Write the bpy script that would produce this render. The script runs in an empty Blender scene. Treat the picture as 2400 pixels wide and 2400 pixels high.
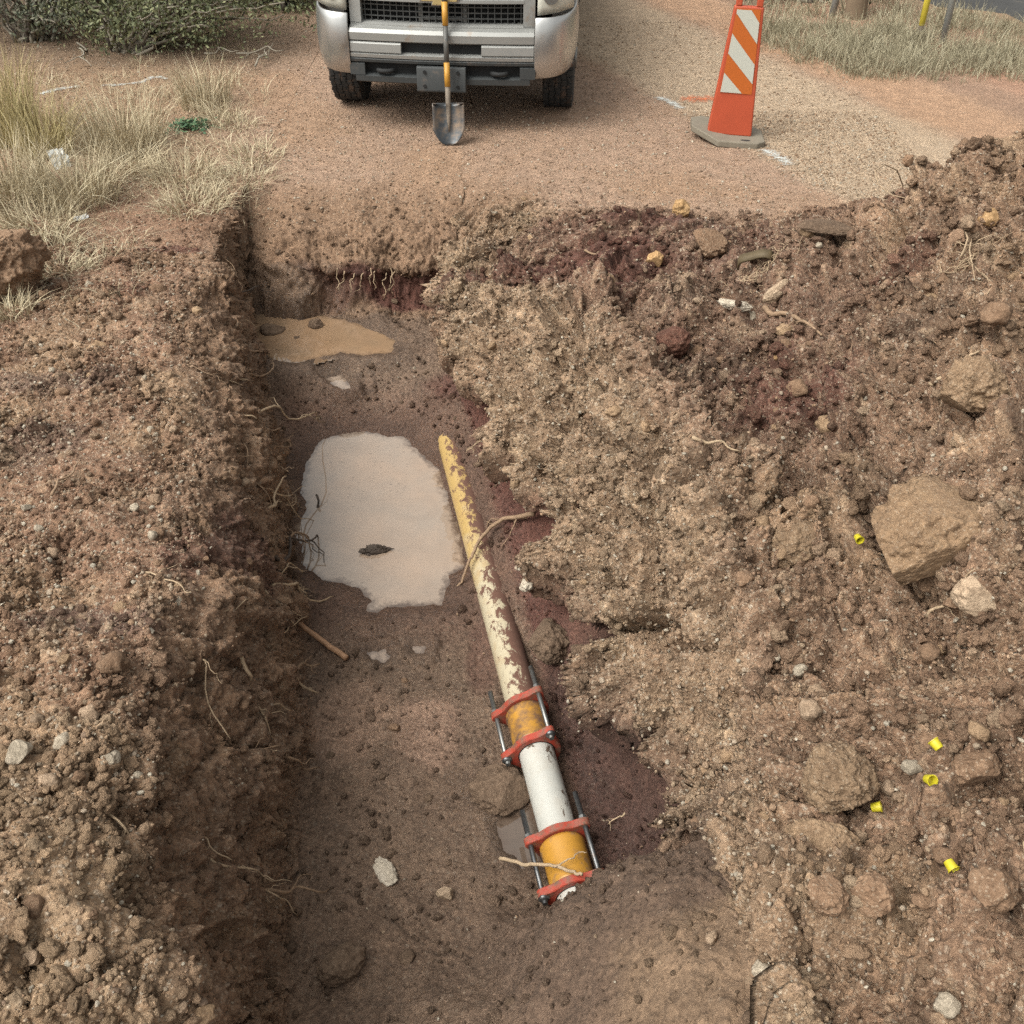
import bpy, bmesh, math, random
import numpy as np
from mathutils import Vector, Matrix

rng = np.random.default_rng(7)
random.seed(7)
scene = bpy.context.scene
COL = scene.collection
R = math.radians

# ------------------------------------------------------------------ camera, sky, sun, exposure
PITCH, CAMZ, FPX = 39.0, 2.64, 2355.0
cam_d = bpy.data.cameras.new('camera')
cam = bpy.data.objects.new('camera', cam_d); COL.objects.link(cam)
cam.location = (0, 0, CAMZ); cam.rotation_euler = (R(90 - PITCH), 0, 0)
cam_d.sensor_width = 36; cam_d.lens = 36 * FPX / 2400
cam_d.clip_start = 0.05; cam_d.clip_end = 2000
scene.camera = cam

SUN_EL, SUN_AZ = 54.0, 238.0            # azimuth clockwise from +Y: veiled light from behind the camera, a little left
w = bpy.data.worlds.new('World'); scene.world = w; w.use_nodes = True
wn = w.node_tree; wn.nodes.clear()
sky = wn.nodes.new('ShaderNodeTexSky'); sky.sky_type = 'NISHITA'; sky.sun_disc = False
sky.sun_elevation = R(SUN_EL); sky.sun_rotation = R(SUN_AZ)
sky.air_density = 1.0; sky.dust_density = 6.0; sky.ozone_density = 1.0
hs = wn.nodes.new('ShaderNodeHueSaturation'); hs.inputs['Saturation'].default_value = 0.12
tint = wn.nodes.new('ShaderNodeMix'); tint.data_type = 'RGBA'; tint.blend_type = 'MULTIPLY'
tint.inputs['Factor'].default_value = 1.0; tint.inputs['B'].default_value = (0.985, 0.975, 0.92, 1)
bg = wn.nodes.new('ShaderNodeBackground'); bg.inputs['Strength'].default_value = 0.15
wo = wn.nodes.new('ShaderNodeOutputWorld')
wn.links.new(sky.outputs[0], hs.inputs['Color']); wn.links.new(hs.outputs[0], tint.inputs['A'])
wn.links.new(tint.outputs['Result'], bg.inputs['Color']); wn.links.new(bg.outputs[0], wo.inputs[0])

sl = bpy.data.lights.new('sun', 'SUN'); sl.energy = 1.35; sl.angle = R(40); sl.color = (1.0, 0.96, 0.88)
so = bpy.data.objects.new('sun', sl); COL.objects.link(so)
sd = Vector((math.sin(R(SUN_AZ)) * math.cos(R(SUN_EL)), math.cos(R(SUN_AZ)) * math.cos(R(SUN_EL)), math.sin(R(SUN_EL))))
so.rotation_euler = sd.to_track_quat('Z', 'Y').to_euler(); so.location = (-6, -6, 12)

vs = scene.view_settings
vs.view_transform = 'Standard'; vs.look = 'None'; vs.exposure = 0.70; vs.gamma = 1.0; vs.use_curve_mapping = False
scene.render.engine = 'CYCLES'
scene.cycles.max_bounces = 6; scene.cycles.diffuse_bounces = 3; scene.cycles.glossy_bounces = 3
scene.cycles.use_denoising = False

ST, CT = math.sin(R(PITCH)), math.cos(R(PITCH))
def P(px, py, z=0.0):
    """the point of the place at height z that the photograph shows at (px, py)"""
    xn, yn = (px - 1200) / FPX, (py - 1200) / FPX
    D = (CAMZ - z) / (ST + yn * CT)
    return (xn * D, D * (CT - yn * ST), z)

# ------------------------------------------------------------------ small helpers
def tag(o, label=None, cat=None, group=None, kind=None):
    if label: o['label'] = label
    if cat: o['category'] = cat
    if group: o['group'] = group
    if kind: o['kind'] = kind
    return o

def empty(name, loc=(0, 0, 0), rot=(0, 0, 0)):
    o = bpy.data.objects.new(name, None); COL.objects.link(o)
    o.location = loc; o.rotation_euler = rot; o.empty_display_size = 0.1
    return o

def mesh_obj(name, verts, faces, mat, parent=None, smooth=False):
    me = bpy.data.meshes.new(name)
    if isinstance(verts, np.ndarray): verts = verts.tolist()
    if isinstance(faces, np.ndarray): faces = faces.tolist()
    me.from_pydata(verts, [], faces); me.update()
    if mat: me.materials.append(mat)
    if smooth: me.polygons.foreach_set('use_smooth', np.ones(len(me.polygons), bool))
    o = bpy.data.objects.new(name, me); COL.objects.link(o)
    if parent: o.parent = parent
    return o

def big_mesh(name, V, Q, mat, smooth=True):
    """fast mesh from numpy: V (n,3), Q (m,4)"""
    me = bpy.data.meshes.new(name)
    me.vertices.add(len(V)); me.vertices.foreach_set('co', V.astype(np.float32).ravel())
    m = len(Q); k = Q.shape[1]
    me.loops.add(m * k); me.loops.foreach_set('vertex_index', Q.astype(np.int32).ravel())
    me.polygons.add(m)
    me.polygons.foreach_set('loop_start', np.arange(0, m * k, k, dtype=np.int32))
    me.polygons.foreach_set('loop_total', np.full(m, k, dtype=np.int32))
    me.polygons.foreach_set('use_smooth', np.full(m, smooth, dtype=bool))
    me.update(calc_edges=True)
    if mat: me.materials.append(mat)
    return me

def bm_obj(name, bm, mat, parent=None, smooth=False, bevel=0.0, seg=2):
    me = bpy.data.meshes.new(name); bm.to_mesh(me); bm.free()
    if mat: me.materials.append(mat)
    if smooth: me.polygons.foreach_set('use_smooth', np.ones(len(me.polygons), bool))
    o = bpy.data.objects.new(name, me); COL.objects.link(o)
    if parent: o.parent = parent
    if bevel:
        b = o.modifiers.new('bevel', 'BEVEL'); b.width = bevel; b.segments = seg; b.limit_method = 'ANGLE'; b.angle_limit = R(35)
    return o

def bm_box(bm, c, s, rot=None):
    r = bmesh.ops.create_cube(bm, size=1.0)
    M = Matrix.Translation(c) @ (rot.to_4x4() if rot else Matrix()) @ Matrix.Diagonal((s[0], s[1], s[2], 1))
    bmesh.ops.transform(bm, matrix=M, verts=r['verts'])
    return r['verts']

def bm_cyl(bm, c, r, d, axis='Z', n=20, r2=None):
    q = bmesh.ops.create_cone(bm, cap_ends=True, segments=n, radius1=r, radius2=r if r2 is None else r2, depth=d)
    rot = {'Z': Matrix(), 'Y': Matrix.Rotation(R(-90), 4, 'X'), 'X': Matrix.Rotation(R(90), 4, 'Y')}[axis]
    bmesh.ops.transform(bm, matrix=Matrix.Translation(c) @ rot, verts=q['verts'])
    return q['verts']

def box(name, c, s, mat, parent=None, bevel=0.0, rot=None, seg=2, smooth=False):
    bm = bmesh.new(); bm_box(bm, c, s, rot)
    return bm_obj(name, bm, mat, parent, smooth=smooth, bevel=bevel, seg=seg)

def cyl(name, c, r, d, axis, mat, parent=None, n=24, bevel=0.0, r2=None):
    bm = bmesh.new(); bm_cyl(bm, c, r, d, axis, n, r2)
    o = bm_obj(name, bm, mat, parent, smooth=False, bevel=bevel)
    me = o.data
    me.polygons.foreach_set('use_smooth', [len(p.vertices) == 4 for p in me.polygons])
    return o

def tube_geo(pts, rad, n=7, cap=True):
    """verts, faces of a tube along a polyline"""
    pts = [Vector(p) for p in pts]
    V, F = [], []
    up = Vector((0.13, 0.21, 0.97))
    for i, p in enumerate(pts):
        d = (pts[min(i + 1, len(pts) - 1)] - pts[max(i - 1, 0)]).normalized()
        a = d.cross(up)
        if a.length < 1e-3: a = d.cross(Vector((1, 0, 0)))
        a.normalize(); b = d.cross(a)
        r = rad[i] if hasattr(rad, '__len__') else rad
        for k in range(n):
            t = 2 * math.pi * k / n
            V.append(tuple(p + a * (math.cos(t) * r) + b * (math.sin(t) * r)))
    for i in range(len(pts) - 1):
        for k in range(n):
            F.append((i * n + k, i * n + (k + 1) % n, (i + 1) * n + (k + 1) % n, (i + 1) * n + k))
    if cap:
        F.append(tuple(range(n))[::-1]); F.append(tuple((len(pts) - 1) * n + k for k in range(n)))
    return V, F

def merge(geos):
    V, F = [], []
    for v, f in geos:
        o = len(V); V += v; F += [tuple(i + o for i in q) for q in f]
    return V, F

# ------------------------------------------------------------------ materials
MATS = {}
class NT:
    def __init__(s, name):
        s.m = bpy.data.materials.new(name); s.m.use_nodes = True; s.t = s.m.node_tree; s.t.nodes.clear()
        s.out = s.t.nodes.new('ShaderNodeOutputMaterial')
        s.b = s.t.nodes.new('ShaderNodeBsdfPrincipled'); s.t.links.new(s.b.outputs[0], s.out.inputs[0])
        MATS[name] = s.m
    def n(s, typ, **kw):
        d = s.t.nodes.new('ShaderNode' + typ)
        for k, v in kw.items():
            if hasattr(d, k): setattr(d, k, v)
            else:
                key = k.replace('_', ' ')
                d.inputs[key].default_value = v
        return d
    def l(s, a, b): s.t.links.new(a, b)
    def co(s): 
        return s.n('TexCoord').outputs['Object']
    def noise(s, scale, detail=4, rough=0.6, vec=None, dist=0.0):
        d = s.n('TexNoise'); d.inputs['Scale'].default_value = scale; d.inputs['Detail'].default_value = detail
        d.inputs['Roughness'].default_value = rough; d.inputs['Distortion'].default_value = dist
        if vec is not None: s.l(vec, d.inputs['Vector'])
        return d.outputs['Fac']
    def voro(s, scale, vec=None, feature='F1', rnd=1.0):
        d = s.n('TexVoronoi'); d.feature = feature; d.inputs['Scale'].default_value = scale; d.inputs['Randomness'].default_value = rnd
        if vec is not None: s.l(vec, d.inputs['Vector'])
        return d
    def ramp(s, x, stops):
        d = s.n('ValToRGB'); e = d.color_ramp.elements
        while len(e) < len(stops): e.new(0.5)
        for i, (p, c) in enumerate(stops):
            e[i].position = p; e[i].color = (c, c, c, 1) if not hasattr(c, '__len__') else (*c, 1)
        s.l(x, d.inputs[0]); return d.outputs[0]
    def mix(s, f, a, b, blend='MIX'):
        d = s.n('Mix'); d.data_type = 'RGBA'; d.blend_type = blend
        for key, v in (('Factor', f), ('A', a), ('B', b)):
            if key == 'Factor': sock = d.inputs[0]
            else: sock = d.inputs[6 if key == 'A' else 7]
            if isinstance(v, bpy.types.NodeSocket): s.l(v, sock)
            elif hasattr(v, '__len__'): sock.default_value = (*v[:3], 1)
            else: sock.default_value = v if key == 'Factor' else (v, v, v, 1)
        return d.outputs[2]
    def math(s, op, a, b=0.0, clamp=False):
        d = s.n('Math'); d.operation = op; d.use_clamp = clamp
        for i, v in enumerate((a, b)):
            if isinstance(v, bpy.types.NodeSocket): s.l(v, d.inputs[i])
            else: d.inputs[i].default_value = v
        return d.outputs[0]
    def attr(s, name, typ='GEOMETRY'):
        d = s.n('Attribute'); d.attribute_name = name; d.attribute_type = typ
        return d
    def bump(s, h, strength=0.5, dist=0.01, prev=None):
        d = s.n('Bump'); d.inputs['Strength'].default_value = strength; d.inputs['Distance'].default_value = dist
        s.l(h, d.inputs['Height'])
        if prev is not None: s.l(prev, d.inputs['Normal'])
        return d.outputs[0]
    def set(s, **kw):
        for k, v in kw.items():
            sock = s.b.inputs[k.replace('_', ' ')]
            if isinstance(v, bpy.types.NodeSocket): s.l(v, sock)
            elif hasattr(v, '__len__'): sock.default_value = (*v[:3], 1)
            else: sock.default_value = v
        return s.m

def simple(name, col, rough=0.6, metal=0.0, var=0.15, scale=20, bump=0.0, dirt=None, dirt_amt=0.0, spec=0.5):
    t = NT(name); c = t.co()
    v = t.noise(scale, 5, 0.6, c)
    base = t.mix(t.ramp(v, [(0.3, 1 - var), (0.7, 1 + var * 0.6)]), (0, 0, 0), col, 'MIX')
    base = t.mix(1.0, col, t.ramp(v, [(0.25, 1 - var), (0.75, 1.0)]), 'MULTIPLY')
    if dirt is not None:
        d = t.noise(scale * 0.5, 8, 0.7, c)
        base = t.mix(t.ramp(d, [(0.62 - dirt_amt * 0.35, 0.0), (0.72 - dirt_amt * 0.2, 1.0)]), base, dirt)
    t.set(Base_Color=base, Roughness=rough, Metallic=metal)
    t.b.inputs['Specular IOR Level'].default_value = spec
    if bump: t.set(Normal=t.bump(t.noise(scale * 3, 5, 0.6, c), bump, 0.005))
    return t.m

# soil: colour from the vertex colour 'soil' (kind of earth), wetness from 'wet', pebbliness from 'peb'
def soil_material():
    t = NT('soil'); c = t.co()
    a = t.attr('soil').outputs['Color']; wet = t.attr('wet').outputs['Fac']; peb = t.attr('peb').outputs['Fac']
    n1 = t.noise(9, 6, 0.65, c); n2 = t.noise(55, 5, 0.7, c); n3 = t.noise(220, 3, 0.7, c)
    col = t.mix(1.0, a, t.ramp(n1, [(0.28, (0.72, 0.70, 0.68)), (0.72, (1.22, 1.2, 1.18))]), 'MULTIPLY')
    col = t.mix(1.0, col, t.ramp(n2, [(0.30, (0.50, 0.47, 0.45)), (0.70, (1.38, 1.36, 1.33))]), 'MULTIPLY')
    # fine embedded grit: cells of many colours
    v1 = t.voro(95, c); v2 = t.voro(45, c)
    s1 = t.n('SeparateColor'); t.l(v1.outputs['Color'], s1.inputs[0])
    s2 = t.n('SeparateColor'); t.l(v2.outputs['Color'], s2.inputs[0])
    grit1 = t.math('MULTIPLY', t.ramp(s1.outputs[0], [(0.45, 0.0), (0.62, 1.0)]), t.ramp(v1.outputs['Distance'], [(0.30, 1.0), (0.55, 0.0)]))
    grit2 = t.math('MULTIPLY', t.ramp(s2.outputs[0], [(0.78, 0.0), (0.84, 1.0)]), t.ramp(v2.outputs['Distance'], [(0.25, 1.0), (0.42, 0.0)]))
    light = t.mix(s1.outputs[1], (0.34, 0.25, 0.17), (0.52, 0.45, 0.35))
    col = t.mix(t.math('MULTIPLY', grit1, t.math('MULTIPLY', peb, 0.75)), col, light)
    light2 = t.mix(s2.outputs[1], (0.40, 0.27, 0.18), (0.58, 0.51, 0.41))
    col = t.mix(t.math('MULTIPLY', grit2, t.math('MULTIPLY', peb, 0.8)), col, light2)
    h = t.math('ADD', t.math('MULTIPLY', n2, 1.0), t.math('MULTIPLY', n3, 0.35))
    h2 = t.math('SUBTRACT', 1.0, v1.outputs['Distance']); h3 = t.math('SUBTRACT', 1.0, v2.outputs['Distance'])
    b = t.bump(h, 0.85, 0.012)
    b = t.bump(t.math('MULTIPLY', h2, peb), 0.7, 0.006, b)
    b = t.bump(t.math('MULTIPLY', h3, peb), 0.6, 0.010, b)
    wn_ = t.math('MULTIPLY', wet, t.ramp(t.noise(14, 4, 0.6, c), [(0.35, 0.35), (0.62, 1.0)]))
    t.set(Base_Color=col, Roughness=t.ramp(wn_, [(0.0, 0.95), (0.5, 0.55), (1.0, 0.20)]), Normal=b)
    t.b.inputs['Specular IOR Level'].default_value = 0.5
    return t.m
M_SOIL = soil_material()

def pebble_material():
    t = NT('pebble'); c = t.co()
    a = t.attr('tint', 'INSTANCER').outputs['Color']
    n = t.noise(1.6, 5, 0.65, c)
    col = t.mix(1.0, a, t.ramp(n, [(0.3, 0.72), (0.7, 1.15)]), 'MULTIPLY')
    t.set(Base_Color=col, Roughness=0.88, Normal=t.bump(t.noise(4, 5, 0.7, c), 0.5, 0.2))
    t.b.inputs['Specular IOR Level'].default_value = 0.3
    return t.m
M_PEB = pebble_material()

def clod_material(name, col, col2, peb=0.6, scale=1.0):
    """a lump of dry earth with grit stuck in it; object coordinates are in metres"""
    t = NT(name); c = t.co()
    rnd = t.n('ObjectInfo').outputs['Random']
    n1 = t.noise(14 * scale, 6, 0.65, c); n2 = t.noise(60 * scale, 5, 0.7, c)
    base = t.mix(t.ramp(n1, [(0.32, 0.0), (0.68, 1.0)]), col, col2)
    base = t.mix(1.0, base, t.ramp(rnd, [(0, 0.78), (1, 1.12)]), 'MULTIPLY')
    base = t.mix(1.0, base, t.ramp(n2, [(0.3, (0.66, 0.64, 0.62)), (0.7, (1.22, 1.2, 1.18))]), 'MULTIPLY')
    v1 = t.voro(125 * scale, c); s1 = t.n('SeparateColor'); t.l(v1.outputs['Color'], s1.inputs[0])
    grit = t.math('MULTIPLY', t.ramp(s1.outputs[0], [(0.50, 0.0), (0.80, 1.0)]), t.ramp(v1.outputs['Distance'], [(0.25, 1.0), (0.55, 0.0)]))
    base = t.mix(t.math('MULTIPLY', grit, peb * .6), base, t.mix(s1.outputs[1], (0.34, 0.25, 0.17), (0.52, 0.45, 0.35)))
    b = t.bump(n2, 0.8, 0.010); b = t.bump(t.math('SUBTRACT', 1.0, v1.outputs['Distance']), 0.6 * peb, 0.007, b)
    t.set(Base_Color=base, Roughness=0.93, Normal=b); t.b.inputs['Specular IOR Level'].default_value = 0.25
    return t.m
M_CLOD = clod_material('clod_brown', (0.17, 0.106, 0.067), (0.25, 0.165, 0.108))
M_CLODT = clod_material('clod_tan', (0.20, 0.135, 0.086), (0.285, 0.20, 0.128))
M_CLODR = clod_material('clod_red', (0.105, 0.048, 0.035), (0.17, 0.085, 0.060), 0.25)
M_STONE = clod_material('stone_tan', (0.36, 0.265, 0.185), (0.46, 0.36, 0.26), 0.1)
M_PALE = clod_material('stone_pale', (0.50, 0.44, 0.35), (0.60, 0.54, 0.45), 0.05)
M_OCHRE = clod_material('stone_ochre', (0.36, 0.22, 0.10), (0.45, 0.30, 0.16), 0.2)
M_MUD = clod_material('clod_mud', (0.105, 0.072, 0.050), (0.155, 0.108, 0.075), 0.2)

# ------------------------------------------------------------------ noise in numpy (2-D)
def _hash(ix, iy, seed):
    h = (ix.astype(np.int64) * 374761393 + iy.astype(np.int64) * 668265263 + seed * 1442695041) & 0xFFFFFFFF
    h = ((h ^ (h >> 13)) * 1274126177) & 0xFFFFFFFF
    h = (h ^ (h >> 16)) & 0xFFFFFFFF
    return h
def _u(ix, iy, seed): return (_hash(ix, iy, seed) & 0xFFFFFF).astype(np.float32) / np.float32(0xFFFFFF)
def vnoise(x, y, seed=0):
    """gradient noise about -1..1"""
    x0, y0 = np.floor(x), np.floor(y); fx, fy = (x - x0).astype(np.float32), (y - y0).astype(np.float32)
    x0 = x0.astype(np.int64); y0 = y0.astype(np.int64)
    u = fx * fx * fx * (fx * (fx * 6 - 15) + 10); v = fy * fy * fy * (fy * (fy * 6 - 15) + 10)
    def g(ix, iy, dx, dy):
        a = _u(ix, iy, seed) * np.float32(2 * math.pi); return np.cos(a) * dx + np.sin(a) * dy
    n00 = g(x0, y0, fx, fy); n10 = g(x0 + 1, y0, fx - 1, fy); n01 = g(x0, y0 + 1, fx, fy - 1); n11 = g(x0 + 1, y0 + 1, fx - 1, fy - 1)
    return 1.5 * ((n00 * (1 - u) + n10 * u) * (1 - v) + (n01 * (1 - u) + n11 * u) * v)
def fbm(x, y, oct=4, seed=0, gain=0.5, lac=2.03):
    s = 0; a = 1.0; t = 0
    for o in range(oct):
        s = s + a * vnoise(x, y, seed + o * 17); t += a; x = x * lac + 3.1; y = y * lac + 1.7; a *= gain
    return s / t
def domes(x, y, cell, seed=0, prob=0.6, rmin=0.25, rmax=0.62):
    """half-buried lumps: dome height 0..1*radius, and a random value of the winning lump (-1 where none)"""
    gx, gy = x / cell, y / cell
    ix, iy = np.floor(gx).astype(np.int64), np.floor(gy).astype(np.int64)
    best = np.zeros(x.shape, np.float32); rid = np.full(x.shape, -1, np.float32)
    for dx in (-1, 0, 1):
        for dy in (-1, 0, 1):
            jx, jy = ix + dx, iy + dy
            on = _u(jx, jy, seed) < prob
            cx = jx + _u(jx, jy, seed + 1); cy = jy + _u(jx, jy, seed + 2)
            rr = rmin + (rmax - rmin) * _u(jx, jy, seed + 3) ** 2
            el = 0.7 + 0.6 * _u(jx, jy, seed + 5); an = _u(jx, jy, seed + 6) * math.pi
            ddx, ddy = gx - cx, gy - cy
            ca, sa = np.cos(an), np.sin(an)
            ex = (ddx * ca + ddy * sa) * el; ey = (-ddx * sa + ddy * ca) / el
            d2 = (ex * ex + ey * ey) / (rr * rr)
            h = np.where(on & (d2 < 1), np.sqrt(np.clip(1 - d2, 0, 1)) * rr, 0).astype(np.float32)
            m = h > best
            best = np.where(m, h, best); rid = np.where(m, _u(jx, jy, seed + 4), rid)
    return best * cell, rid
def worley(x, y, cell, seed=0, jit=.95):
    """distance to the crack between neighbouring clods (in cells), the clod's random value, its tilt"""
    gx, gy = x / cell, y / cell; ix, iy = np.floor(gx).astype(np.int64), np.floor(gy).astype(np.int64)
    f1 = np.full(x.shape, 9., np.float32); f2 = f1.copy(); rid = np.zeros(x.shape, np.float32); tl = rid.copy()
    for dx in (-1, 0, 1):
        for dy in (-1, 0, 1):
            jx, jy = ix + dx, iy + dy
            ox = gx - (jx + .5 + jit * (_u(jx, jy, seed) - .5)); oy = gy - (jy + .5 + jit * (_u(jx, jy, seed + 1) - .5))
            d = np.sqrt(ox * ox + oy * oy).astype(np.float32); an = _u(jx, jy, seed + 3) * 6.283
            t = (np.cos(an) * ox + np.sin(an) * oy).astype(np.float32); m = d < f1
            f2 = np.where(m, f1, np.minimum(f2, d)); rid = np.where(m, _u(jx, jy, seed + 2), rid); tl = np.where(m, t, tl); f1 = np.where(m, d, f1)
    return f2 - f1, rid, tl
def sstep(a, b, x):
    t = np.clip((x - a) / (b - a), 0, 1); return t * t * (3 - 2 * t)
def sdf_poly(x, y, poly):
    """signed distance, negative inside"""
    poly = np.asarray(poly, np.float64)[:, :2]; n = len(poly)
    d = np.full(x.shape, 1e9); ins = np.zeros(x.shape, bool)
    for i in range(n):
        ax, ay = poly[i]; bx, by = poly[(i + 1) % n]
        ex, ey = bx - ax, by - ay; wx, wy = x - ax, y - ay
        t = np.clip((wx * ex + wy * ey) / (ex * ex + ey * ey + 1e-12), 0, 1)
        d = np.minimum(d, (wx - ex * t) ** 2 + (wy - ey * t) ** 2)
        c = ((ay > y) != (by > y)) & (x < (bx - ax) * (y - ay) / (by - ay + 1e-12) + ax)
        ins ^= c
    return np.where(ins, -1, 1) * np.sqrt(d)

# ------------------------------------------------------------------ layout of the trench
PIPE_Z, PIPE_R = -0.85, 0.076
def pipe_x(y): return 0.227 - 0.2075 * (y - 2.09)

ZW = -0.895                                            # water level of the large puddle
_pc = [(420,220),(560,185),(700,165),(850,195),(960,195),(1010,260),(1100,340),(1190,420),(1230,560),(1290,740),(1330,900),(1345,1040),(1250,1100),(1230,1200),(1200,1290),(1000,1295),(850,1300),(780,1335),(700,1330),(740,1270),(690,1200),(560,1150),(430,1130),(340,1070),(290,1020),(310,930),(240,800),(320,700),(320,620),(280,530),(310,450),(340,350)]
PUD1 = [P(600 + a / 2.76, 950 + b / 2.76, ZW) for a, b in _pc]
ZW2 = -0.66
PUD2 = [P(a, b, ZW2) for a, b in [(572,738),(625,732),(680,737),(770,742),(835,760),(900,783),(928,800),(918,826),(855,834),(800,826),(745,838),(690,852),(640,842),(600,815),(578,782)]]
def small(pts, z): return [P(a, b, z) for a, b in pts]
PUDS = [  # outline, water level, name, label
    (PUD1, ZW, 'large cloudy puddle of pale pinkish muddy water on the trench floor', 'a'),
    (PUD2, ZW2, 'tan muddy puddle below the far trench wall with lumps in it', 'b'),
    (small([(757,866),(800,864),(815,880),(825,898),(800,903),(780,892),(765,880)], -0.70), -0.70, 'small bright puddle just in front of the tan far puddle', 'a'),
    (small([(862,1530),(905,1520),(915,1540),(900,1552),(870,1545)], -0.90), -0.90, 'tiny puddle between the large puddle and the near mud', 'a'),
    (small([(965,1515),(1000,1512),(995,1530),(970,1532)], -0.90), -0.90, 'tiny puddle beside the old pipe below the large puddle', 'a'),
    (small([(1160,1925),(1185,1905),(1215,1912),(1240,1895),(1262,1940),(1270,1990),(1268,2030),(1240,2022),(1222,2040),(1205,2005),(1182,1990),(1172,1955)][:11], -0.945), -0.945, 'dark puddle left of the lower coupling', 'c'),
]

def tab(pts):
    a = np.array(sorted((p[1], p[0], p[2]) for p in pts)); return a        # y, x, z
def tw(*rows): return np.array(sorted(rows), float)                          # (y, x, z) given in metres

LT = tab([P(*q) for q in [(480,2400,.10),(450,2325,.10),(400,2154,.10),(330,2040,.10),(290,1926,.12),(340,1784,.10),(380,1600,.06),(420,1300,.05),(450,1100,.04),(480,955,.03),(464,852,.02),(440,732,.0),(500,600,.0),(534,500,.0)]])
LB = tab([P(*q) for q in [(640,2390,-.82),(645,2300,-.84),(668,1900,-.9),(688,1700,-.9),(685,1500,-.9),(672,1350,-.88),(658,1200,-.87),(628,1000,-.82),(595,850,-.74),(572,740,-.67)]])
LIP = tab([P(q[0], q[1], q[2] + (.14 if q[1] < 1600 else .07)) for q in [(1036,760,-.33),(1078,864,-.42),(1124,947,-.45),(1130,1020,-.47),(1190,1090,-.47),(1180,1149,-.5),(1240,1190,-.5),(1242,1292,-.52),(1280,1366,-.52),(1340,1450,-.5),(1375,1528,-.52),(1395,1627,-.55),(1480,1690,-.50),(1550,1730,-.46),(1570,1800,-.46),(1545,1880,-.50),(1520,1950,-.54),(1530,2000,-.56)]])
RR = np.concatenate([tw((.4,.6,.1),(.8,.65,.1),(1.2,.7,.1),(1.7,.75,.05),(2.2,.82,.05),(2.65,.84,.17)), tab([P(*q) for q in [(1383,690,.22),(1440,740,.28),(1497,823,.33),(1595,968,.36),(1690,1107,.31)]]), tw((5.25,.22,.05),(5.6,.0,-.03),(5.9,.15,.08),(6.2,.2,.05),(6.5,.2,0))])
RR = RR[np.argsort(RR[:, 0])]
RV = tw((.4,1.0,.25),(1.2,1.05,.25),(1.7,1.1,.22),(2.2,1.15,.2),(2.8,1.15,.13),(3.3,1.13,.05),(3.8,1.06,-.03),(4.4,.98,-.06),(5.0,.85,-.03),(5.5,.85,.10),(5.9,.83,.19),(6.15,.8,.08),(6.4,.8,0))
RM = tw((.4,1.4,.4),(1.2,1.45,.4),(2.2,1.55,.42),(2.8,1.6,.42),(3.4,1.62,.36),(3.86,1.68,.40),(4.4,1.75,.46),(5.0,1.75,.36),(5.4,1.7,.12),(5.8,1.6,.03),(6.2,1.6,0))
RC = tw((.4,2.15,.7),(1.2,2.2,.72),(2.2,2.3,.78),(3.2,2.4,.88),(4.0,2.48,.95),(4.6,2.46,.97),(5.0,2.44,.92),(5.4,2.42,.62),(5.9,2.32,.24),(6.3,2.3,0))
FZ = np.array([(.3,-.3),(.8,-.55),(1.2,-.74),(1.5,-.82),(1.8,-.88),(2.3,-.92),(3.0,-.915),(3.6,-.885),(4.4,-.90),(5.15,-.885),(5.4,-.77),(5.7,-.68),(6.0,-.665),(6.12,-.655)])
F3Z = np.array([(.3,-.05),(1.0,-.1),(1.4,-.3),(1.7,-.44),(1.86,-.62),(1.92,-.76),(1.97,-.90),(2.04,-.96),(2.3,-.96),(2.9,-.945),(3.2,-.92),(3.5,-.885),(4.4,-.90),(4.8,-.86),(5.0,-.80),(5.2,-.76),(5.4,-.74),(5.7,-.68),(6.12,-.655)])
F4Z = np.array([(.3,.0),(1.0,.0),(1.4,-.1),(1.7,-.24),(1.86,-.38),(1.94,-.46),(2.03,-.70),(2.11,-.93),(2.6,-.93),(3.0,-.91),(3.25,-.86),(3.5,-.76),(3.8,-.72),(4.4,-.69),(5.0,-.68),(5.25,-.67),(5.5,-.68),(5.8,-.64),(6.12,-.62)])

def ev(t, y, k): return np.interp(y, t[:, 0], t[:, k])

def lin(a, b, step): return np.linspace(a, b, max(2, int(round((b - a) / step)) + 1))[:-1]
rows = np.concatenate([[-400, -60, -12, -3, -0.6, 0.0], lin(0.3, 0.95, 0.05), lin(0.95, 3.2, 0.0085), lin(3.2, 4.6, 0.0105), lin(4.6, 6.75, 0.0125),
                       lin(6.75, 9, 0.025), lin(9, 14, 0.06), lin(14, 30, 0.8), [30, 45, 80, 160, 420]])
NR = len(rows); ry = rows.copy()

def smooth_y(a, s=5):
    k = np.exp(-0.5 * (np.arange(-3 * s, 3 * s + 1) / s) ** 2); k /= k.sum()
    out = np.convolve(np.pad(a, 3 * s, mode='edge'), k, mode='valid')
    m = (ry > 0.9) & (ry < 6.8); return np.where(m, out, a)

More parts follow.
